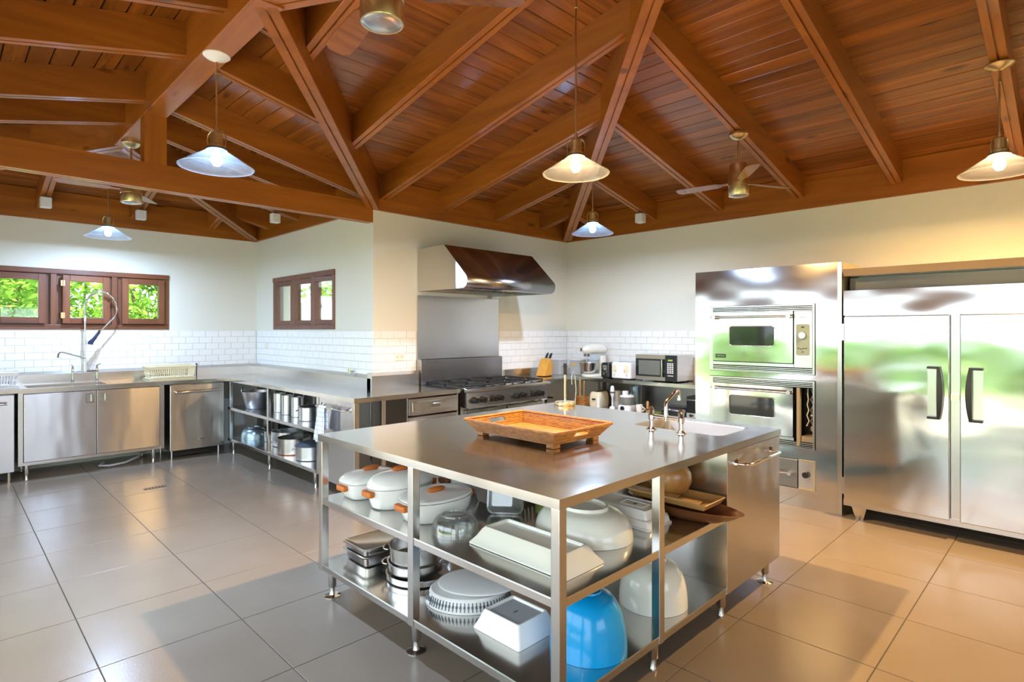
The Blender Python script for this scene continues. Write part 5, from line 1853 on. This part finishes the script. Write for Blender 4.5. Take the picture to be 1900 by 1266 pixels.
def box_container(label, loc, w, d, h, sticker=False):
    t = thing('storage_box', label, 'container', loc, 0, 'clear storage boxes in the far corner')
    MB().rlathe([(0.010, 0), (0.006, 0.004), (0.0, h), (0.003, h), (0.009, 0.008)], w, d, 0.018).build('box', 'frosted_tub', t, 40)
    MB().rlathe([(-0.004, h + 0.001), (-0.005, h + 0.005), (-0.005, h + 0.012), (0.01, h + 0.016)], w, d, 0.018).build('lid', 'plastic_white', t, 40)
    if sticker:
        MB().box(-w / 2 - 0.001, -w / 2 + 0.003, 0.0, 0.05, h * 0.62, h * 0.78).build('sticker', 'sticker', t)


box_container('translucent storage box with white lid behind the paper towel holder', (5.72, 4.86, CT), 0.16, 0.18, 0.19)
box_container('translucent storage box with yellow sticker beside the stand mixer', (5.86, 4.63, CT), 0.18, 0.19, 0.19, True)

# stand mixer
t = thing('stand_mixer', 'cream white stand mixer with steel bowl', 'mixer', (5.80, 4.33, CT), math.radians(150))
MB().rlathe([(0.004, 0), (0, 0.004), (0.0, 0.024), (0.01, 0.032)], 0.34, 0.20, 0.08, (0.0, 0, 0)).build('base', 'mixer_cream', t, 40)
b = MB()
b.loft([[(-0.11 + x * 1.0, y, 0.03) for x, y in rrect(0.10, 0.12, 0.04)], [(-0.105 + x, y, 0.12) for x, y in rrect(0.075, 0.085, 0.035)], [(-0.10 + x, y, 0.26) for x, y in rrect(0.085, 0.085, 0.035)]])
b.build('column', 'mixer_cream', t, 50)
b = MB()
rings = []
for k in range(13):
    s = k / 12
    x = -0.17 + 0.36 * s
    w = 0.062 * (max(0.02, 1 - (2 * s - 0.9) ** 4 * 0.55)) * (0.35 + 0.65 * min(1, math.sin(PI * min(1, max(0.03, s * 3))) if s < 0.16 else 1))
    if s in (0, 1):
        w *= 0.5
    zc_ = 0.33 + 0.015 * math.sin(PI * s)
    rings.append([(x, w * math.cos(a), zc_ + w * 1.05 * math.sin(a)) for a in [2 * PI * i / 20 for i in range(20)]])
b.loft(rings)
hd_ = b.build('head', 'mixer_cream', t, 60)
MB().cyl((0.11, 0, 0.285), (0.11, 0, 0.25), 0.05, 0.045, n=20).build('collar', 'chrome', hd_, 40)
MB().cyl((0.11, 0, 0.25), (0.11, 0, 0.17), 0.008, n=10).build('shaft', 'steel', hd_, 40)
MB().cyl((0.182, 0, 0.335), (0.205, 0, 0.335), 0.022, n=16).build('hub_cap', 'chrome', hd_, 40)
MB().cyl((0.12, -0.055, 0.33), (0.12, -0.075, 0.33), 0.010, n=10).build('speed_knob', 'black_plastic', hd_, 40)
b = MB().lathe([(0.04, 0.034), (0.07, 0.045), (0.10, 0.09), (0.112, 0.17), (0.116, 0.174), (0.108, 0.172), (0.095, 0.09), (0.001, 0.05)], (0.09, 0, 0), 36, cap1=False)
b.build('bowl', 'steel', t, 50)


def toaster(label, loc, rz, w, d, h, m, panel):
    t = thing('toaster', label, 'toaster', loc, rz)
    MB().rlathe([(0.006, 0.012), (0, 0.018), (0, h - 0.02), (0.012, h)], w, d, 0.03).build('body', m, t, 40)
    MB().box(-w / 2 + 0.02, w / 2 - 0.02, -d / 2 + 0.02, d / 2 - 0.02, 0, 0.012).build('foot', 'black_plastic', t)
    for x in ([-0.22, 0.22] if w > 0.2 else [0.0]):
        MB().box(x * w - 0.016, x * w + 0.016, -d / 2 + 0.04, d / 2 - 0.04, h - 0.001, h + 0.0015).build('slot', 'black_iron', t)
        MB().box(x * w - 0.007, x * w + 0.007, -d / 2 - 0.022, -d / 2 - 0.001, h * 0.55, h * 0.62).build('lever', panel, t)
    for x in ([-0.32, 0.32] if w > 0.2 else [0.0]):
        MB().box(x * w - 0.028, x * w + 0.028, -d / 2 - 0.003, -d / 2 + 0.002, h * 0.38, h * 0.85).build('dial_panel', 'plastic_cream' if w > 0.2 else 'chrome', t, bevel=0.001)
        MB().cyl((x * w, -d / 2 - 0.003, h * 0.3), (x * w, -d / 2 - 0.016, h * 0.3), 0.012, n=14).build('dial', panel, t, 40)
    return t


toaster('black two-slice toaster between mixer and white toaster', (5.76, 4.07, CT), math.radians(-90), 0.13, 0.24, 0.185, 'black_plastic', 'chrome')
toaster('white four-slice toaster with cream dial panels beside the microwave', (5.77, 3.845, CT), math.radians(-90), 0.27, 0.26, 0.20, 'plastic_white', 'plastic_white')
# microwave
t = thing('microwave', 'steel and black microwave oven on the counter left of the oven tower', 'microwave', (5.86, 3.39, CT))
mw0, mw1, mf, mh = 3.135, 3.648, 5.655, 0.30
MB(t).box(mf + 0.02, 6.04, mw0, mw1, CT + 0.012, CT + mh).build('case', 'steel', t, bevel=0.004)
MB(t).box(mf, mf + 0.019, mw0 + 0.135, mw1, CT + 0.014, CT + 0.055).build('door_trim', 'steel_warm', t)
MB(t).box(mf, mf + 0.019, mw0 + 0.135, mw1, CT + mh - 0.045, CT + mh - 0.001).build('door_trim', 'steel_warm', t)
MB(t).box(mf + 0.002, mf + 0.019, mw0 + 0.135, mw1, CT + 0.056, CT + mh - 0.046).build('door', 'black_glass', t)
MB(t).box(mf + 0.0005, mf + 0.003, mw0 + 0.20, mw1 - 0.04, CT + 0.075, CT + mh - 0.065).build('window', 'steel_dark', t)
MB(t).cyl((mf - 0.02, mw0 + 0.165, CT + 0.06), (mf - 0.02, mw0 + 0.165, CT + mh - 0.05), 0.009, n=12).cyl((mf - 0.02, mw0 + 0.165, CT + 0.07), (mf + 0.003, mw0 + 0.165, CT + 0.07), 0.006, n=8).cyl((mf - 0.02, mw0 + 0.165, CT + mh - 0.06), (mf + 0.003, mw0 + 0.165, CT + mh - 0.06), 0.006, n=8).build('handle', 'chrome', t, 40)
pp = MB(t).box(mf, mf + 0.019, mw0, mw0 + 0.132, CT + 0.014, CT + mh - 0.001).build('control_panel', 'black_plastic', t)
MB(t).box(mf - 0.001, mf + 0.001, mw0 + 0.045, mw0 + 0.10, CT + 0.235, CT + 0.252).build('display', 'lcd_green', pp)
for i in range(3):
    for j in range(6):
        MB(t).box(mf - 0.002, mf + 0.001, mw0 + 0.035 + i * 0.027, mw0 + 0.054 + i * 0.027, CT + 0.10 + j * 0.02, CT + 0.113 + j * 0.02).build('button', 'gas_white', pp)
MB(t).box(mf - 0.002, mf + 0.001, mw0 + 0.035, mw0 + 0.105, CT + 0.07, CT + 0.078).build('button', 'gas_white', pp)
for x in (5.70, 6.0):
    for y in (mw0 + 0.05, mw1 - 0.05):
        MB(t).cyl((x, y, CT), (x, y, CT + 0.013), 0.012, n=10).build('foot', 'black_plastic', t)

# lower shelf, small appliances
LS = 0.551
t = thing('round_toaster', 'cream rounded toaster on the shelf below the stand mixer', 'toaster', (5.74, 4.225, LS), math.radians(-80))
b = MB()
b.loft([[(x, y, z) for x, y in rrect(0.17 * s, 0.27 * s, 0.05 * s)] for s, z in ((0.92, 0.0), (1.0, 0.02), (1.0, 0.10), (0.93, 0.15), (0.78, 0.178))])
b.build('body', 'plastic_cream', t, 60)
MB().box(-0.015, 0.015, -0.08, 0.08, 0.1775, 0.180).build('slot', 'black_iron', t)
MB().box(-0.02, 0.02, -0.155, -0.136, 0.09, 0.105).build('lever', 'black_plastic', t)
t = thing('wicker_basket', 'small brown wicker basket left of the cream rounded toaster', 'basket', (5.54, 4.335, LS))
bb = MB()
for k in range(7):
    r_ = 0.062 + 0.003 * k
    bb.tube([(r_ * math.cos(2 * PI * i / 24), r_ * math.sin(2 * PI * i / 24), 0.0105 + k * 0.018) for i in range(25)], 0.0095, 6)
bb.build('weave', 'rattan', t, 60)
MB().lathe([(0.06, 0.0), (0.06, 0.006)], n=20).build('bottom', 'rattan', t)
for k, (x, y, h_, m_) in enumerate(((5.56, 4.325, 0.30, 'light_wood'), (5.53, 4.365, 0.27, 'light_wood'), (5.51, 4.335, 0.32, 'light_wood'))):
    b = MB().tube([(0, 0, 0), (0.006 * (k - 1), 0.01 * (k - 1), h_ * 0.8), (0.010 * (k - 1), 0.016 * (k - 1), h_)], [0.006, 0.006, 0.012], 8)
    solid('wooden_spoon', b, m_, ['wooden spoon standing in the wicker basket, right one', 'wooden spoon standing in the wicker basket, shortest one', 'wooden spoon standing in the wicker basket, tallest one'][k], 'utensil', 'wooden spoons in the basket', 50, loc=(x, y, LS + 0.012))
t = thing('steel_canister', 'tall grey canister below the black toaster', 'canister', (5.80, 4.0, LS))
MB().lathe([(0.05, 0), (0.05, 0.19), (0.046, 0.195), (0.046, 0.20), (0.001, 0.205)], n=24).build('body', 'ceramic_grey', t, 40)
t = thing('salt_mill', 'slim white mill left of the hand blender on the lower shelf', 'mill', (5.54, 4.09, LS))
MB().lathe([(0.024, 0), (0.026, 0.01), (0.022, 0.06), (0.026, 0.11), (0.02, 0.13), (0.001, 0.135)], n=20).build('body', 'plastic_white', t, 50)
t = thing('hand_blender', 'white hand blender standing upright on the lower shelf', 'blender', (5.60, 3.93, LS))
MB().lathe([(0.034, 0), (0.036, 0.01), (0.03, 0.03), (0.01, 0.04), (0.009, 0.13), (0.012, 0.14), (0.026, 0.18), (0.028, 0.21), (0.02, 0.27), (0.001, 0.28)], n=20).build('body', 'plastic_white', t, 50)
MB().lathe([(0.0285, 0.19), (0.029, 0.2), (0.0285, 0.21)], n=20, cap0=False, cap1=False).build('band', 'lid_grey', t, 50)
t = thing('blender_jug', 'blue-grey plastic jug at the back of the lower shelf', 'jug', (5.90, 3.80, LS))
MB().lathe([(0.06, 0), (0.065, 0.02), (0.07, 0.22), (0.072, 0.26), (0.066, 0.26), (0.06, 0.02), (0.001, 0.012)], n=28, cap1=False).build('jug', 'blue_alu', t, 40)
MB().tube([(-0.068, 0, 0.20), (-0.11, 0, 0.19), (-0.11, 0, 0.10), (-0.066, 0, 0.08)], 0.009, 8).build('handle', 'blue_alu', t, 60)
t = thing('food_processor', 'food processor with clear bowl and white lid on the lower shelf', 'food processor', (5.62, 3.74, LS))
MB().rlathe([(0.006, 0), (0, 0.006), (0.004, 0.055), (0.014, 0.07)], 0.19, 0.17, 0.05).build('base', 'plastic_white', t, 50)
MB().cyl((-0.094, 0, 0.036), (-0.104, 0, 0.036), 0.026, n=18).build('dial', 'black_plastic', t, 40)
MB().lathe([(0.07, 0.071), (0.078, 0.08), (0.082, 0.16), (0.079, 0.16), (0.075, 0.082), (0.001, 0.076)], n=28, cap1=False).build('bowl', 'clear_tub', t, 40)
l_ = MB().lathe([(0.084, 0.161), (0.084, 0.172), (0.06, 0.185), (0.001, 0.186)], n=28).build('lid', 'plastic_white', t, 40)
MB().lathe([(0.034, 0.184), (0.036, 0.225), (0.030, 0.23), (0.001, 0.231)], (-0.02, 0.01, 0), 20).build('feed_tube', 'plastic_white', l_, 40)
t = thing('white_mug', 'white mug between food processor and pepper mill', 'mug', (5.58, 3.55, LS))
MB().lathe([(0.028, 0), (0.032, 0.004), (0.04, 0.09), (0.037, 0.09), (0.029, 0.008), (0.001, 0.006)], n=24, cap1=False).build('cup', 'ceramic', t, 40)
MB().tube([(0.0, -0.036, 0.07), (0.0, -0.062, 0.06), (0.0, -0.058, 0.03), (0.0, -0.034, 0.022)], 0.005, 8).build('handle', 'ceramic', t, 60)
solid('pepper_mill', MB().lathe([(0.022, 0), (0.024, 0.006), (0.015, 0.05), (0.013, 0.09), (0.017, 0.12), (0.012, 0.14), (0.001, 0.145)], n=18), 'light_wood', 'turned light wood pepper mill right of the white mug', 'mill', smooth=50, loc=(5.56, 3.43, LS))
t = thing('glass_dish', 'green glass leaf dish on the lower shelf beside the contact grill', 'dish', (5.49, 3.30, LS))
MB().lathe([(0.02, 0), (0.03, 0.003), (0.085, 0.04), (0.083, 0.044), (0.03, 0.008), (0.001, 0.006)], n=24, sx=0.7, sy=1.15, cap1=False).build('dish', 'green_glass', t, 40)
t = thing('contact_grill', 'black contact grill with steel lid on the lower shelf', 'grill', (5.70, 3.12, LS))
MB().rlathe([(0.01, 0), (0, 0.008), (0, 0.05), (0.006, 0.056)], 0.28, 0.30, 0.02).build('base', 'black_plastic', t, 40)
MB().rlathe([(0.004, 0.058), (0, 0.064), (0.0, 0.086), (0.02, 0.10)], 0.28, 0.30, 0.02).build('lid', 'steel_dark', t, 40)
MB().tube([(-0.12, -0.10, 0.07), (-0.185, -0.09, 0.08), (-0.185, 0.09, 0.08), (-0.12, 0.10, 0.07)], 0.008, 8).build('handle', 'chrome', t, 60)
t = thing('toaster_oven', 'black toaster oven with blue glass door on the lower shelf beside the oven tower', 'toaster oven', (5.72, 2.80, LS))
MB().box(-0.16, 0.20, -0.165, 0.165, 0.012, 0.235).build('case', 'black_plastic', t, bevel=0.004)
dd = MB().box(-0.178, -0.161, -0.155, 0.155, 0.07, 0.215).build('door', 'black_glass', t)
MB().cyl((-0.21, -0.14, 0.205), (-0.21, 0.14, 0.205), 0.008, n=10).cyl((-0.21, -0.13, 0.205), (-0.177, -0.13, 0.205), 0.006, n=8).cyl((-0.21, 0.13, 0.205), (-0.177, 0.13, 0.205), 0.006, n=8).build('handle', 'chrome', dd, 40)
MB().box(-0.176, -0.161, -0.155, 0.155, 0.016, 0.065).build('control_strip', 'steel', t)
for y in (-0.10, 0.0, 0.10):
    MB().cyl((-0.177, y, 0.04), (-0.195, y, 0.04), 0.016, n=14).build('dial', 'black_plastic', t, 40)
for x in (-0.12, 0.16):
    for y in (-0.13, 0.13):
        MB().cyl((x, y, 0), (x, y, 0.012), 0.012, n=8).build('foot', 'black_plastic', t)
# black iron pans under the corner counter
labs = ['black iron pan on the corner shelf, lowest of the stack', 'black iron pan on the corner shelf, middle of the stack', 'black iron pan on the corner shelf, topmost of the stack']
for k in range(3):
    t = thing('iron_pan', labs[k], 'pan', (5.12 + 0.015 * k, 4.72 - 0.01 * k, 0.531 + 0.049 * k), 0.3 * k, 'iron pans on the corner shelf')
    MB().lathe([(0.10, 0), (0.11, 0.004), (0.13, 0.046), (0.126, 0.046), (0.105, 0.008), (0.001, 0.006)], n=28, cap1=False).build('pan', 'black_iron', t, 40)
    MB().tube([(-0.09, -0.09, 0.035), (-0.15, -0.15, 0.055), (-0.20, -0.20, 0.06)], [0.010, 0.009, 0.011], 8).build('handle', 'black_iron', t, 60)
t = thing('mixing_bowl', 'large steel bowl on edge at the back of the corner shelf', 'bowl', (5.40, 4.90, 0.531))
MB().lathe([(0.10, 0), (0.13, 0.10), (0.135, 0.20), (0.13, 0.20), (0.125, 0.10), (0.001, 0.01)], n=28, sy=0.6, cap1=False).build('bowl', 'steel', t, 50)


# ------------------------------------------------------------------ pendant lamps
def bulb_mat(name, col, s):
    return mat(name, (1, 1, 1), 0.3, emit=col, estr=s)


COOL, WARM = (0.50, 0.70, 1.0), (1.0, 0.62, 0.24)
bulb_mat('bulb_cool', (0.36, 0.62, 1.0), 70)
bulb_mat('bulb_warm', (1.0, 0.66, 0.30), 70)


def pendant(label, x, y, zrim, ztop, cool, watts):
    t = thing('pendant_lamp', label, 'lamp', (x, y, zrim), 0, 'pendant lamps with glass cone shades')
    r = 0.205
    o = MB().lathe([(r, 0), (r + 0.002, 0.003), (0.13, 0.055), (0.065, 0.096), (0.058, 0.104), (0.050, 0.112), (0.047, 0.112), (0.055, 0.101), (0.062, 0.093), (0.128, 0.051), (r - 0.004, 0.0)], n=48, cap0=False, cap1=False)
    o.build('shade', 'shade_glass', t, 60)
    MB().lathe([(0.052, 0.108), (0.056, 0.110), (0.056, 0.116), (0.048, 0.118)], n=28).build('shade_ring', 'black_iron', t, 40)
    MB().lathe([(0.046, 0.117), (0.046, 0.135), (0.034, 0.142), (0.034, 0.205), (0.026, 0.214), (0.012, 0.218), (0.012, 0.235), (0.001, 0.236)], n=24).build('socket', 'brass', t, 40)
    for s in (-1, 1):
        a0 = PI / 4
        pts = [(0.052, 0.112), (0.056, 0.17), (0.050, 0.20), (0.036, 0.217), (0.018, 0.222)]
        MB().tube([(s * q * math.cos(a0), -s * q * math.sin(a0), z) for q, z in pts], 0.0035, 6).build('bracket', 'brass', t, 60)
    rod = MB().cyl((0, 0, 0.23), (0, 0, ztop - zrim - 0.02), 0.0055, n=10).cyl((0, 0, ztop - zrim - 0.11), (0, 0, ztop - zrim - 0.085), 0.009, n=10).cyl((0, 0, 0.232), (0, 0, 0.252), 0.010, n=10)
    rod.build('rod', 'brass', t, 40)
    h = ztop - zrim
    MB().lathe([(0.075, h), (0.075, h - 0.006), (0.06, h - 0.018), (0.02, h - 0.032), (0.008, h - 0.038), (0.001, h - 0.039)], n=28).build('canopy', 'brass' if not cool or x > 3 else 'gas_white', t, 40)
    bb = MB().lathe([(0.001, 0.012), (0.018, 0.016), (0.030, 0.035), (0.032, 0.055), (0.022, 0.08), (0.015, 0.105)], n=20)
    bb.build('bulb', 'bulb_cool' if cool else 'bulb_warm', t, 60)
    l = bpy.data.lights.new('pendant_light', 'AREA')     # the bulb's light below the shade
    l.shape = 'DISK'
    l.size = 0.05
    l.energy = watts
    l.color = COOL if cool else WARM
    lo = bpy.data.objects.new('pendant_light', l)
    COL.objects.link(lo)
    lo.parent = t
    lo.location = (0, 0, 0.008)


pendant('cool white pendant lamp hanging from the ridge beam before the tie beam', RX, 3.66, 2.445, ZRG, True, 60)
pendant('warm pendant lamp hanging over the island', 2.79, 2.23, 2.445, zB(0, 2.23), False, 105)
pendant('warm pendant lamp at the right edge above the refrigerator front', 4.59, 0.37, 2.445, zR(4.59, 0) - RD, False, 90)
pendant('cool white pendant lamp in front of the far corner hip beam', 4.62, 3.48, 2.445, zB(0, 3.48) - HD - 0.0, True, 35)
pendant('cool white pendant lamp above the sink seen below the tie beam', 1.24, 7.17, 2.445, zE(0, 7.17) - 0.0, True, 42)


# ------------------------------------------------------------------ ceiling fans (brass motor cans)
def fan(label, x, y, zbot, ztop, a0):
    t = thing('ceiling_fan', label, 'ceiling fan', (x, y, zbot), 0, 'brass ceiling fans')
    MB().lathe([(0.001, 0.0), (0.05, 0.003), (0.072, 0.012), (0.076, 0.018)], n=32).build('bottom_cap', 'aluminium', t, 40)
    MB().lathe([(0.078, 0.012), (0.080, 0.016), (0.080, 0.085), (0.074, 0.087), (0.074, 0.092), (0.080, 0.094), (0.080, 0.14), (0.078, 0.145), (0.078, 0.15), (0.066, 0.268), (0.060, 0.274), (0.012, 0.277), (0.012, 0.29), (0.001, 0.291)], n=36).build('motor_can', 'brass', t, 40)
    MB().cyl((0, 0, 0.285), (0, 0, ztop - zbot - 0.03), 0.0085, n=12).build('down_rod', 'brass', t, 40)
    h = ztop - zbot
    MB().lathe([(0.075, h), (0.075, h - 0.018), (0.055, h - 0.040), (0.022, h - 0.055), (0.001, h - 0.056)], n=28).build('canopy', 'brass', t, 40)
    for k in range(3):
        a = a0 + k * 2 * PI / 3
        b = MB()
        rings = []
        for q, (rr, w) in enumerate(((0.076, 0.02), (0.14, 0.022), (0.17, 0.045), (0.40, 0.058), (0.50, 0.056), (0.53, 0.03))):
            tl = math.radians(9)
            rings.append([(rr, -w * math.cos(tl), 0.118 - w * math.sin(tl)), (rr, w * math.cos(tl), 0.118 + w * math.sin(tl)), (rr, w * math.cos(tl), 0.123 + w * math.sin(tl)), (rr, -w * math.cos(tl), 0.123 - w * math.sin(tl))])
        b.loft(rings)
        b.spin(a).build('blade', 'plank_x', t, bevel=0.001)


fan('brass ceiling fan hanging from the rafter above the wall ovens', 4.64, 2.01, 2.57, zR(4.64, 0) - RD, math.radians(215))
fan('brass ceiling fan at the top edge left of the warm pendant', 1.16, 1.84, 2.60, zL(1.16, 0), math.radians(200))
fan('brass ceiling fan below the tie beam behind the king post', 1.18, 5.86, 2.575, ZRG, math.radians(60))
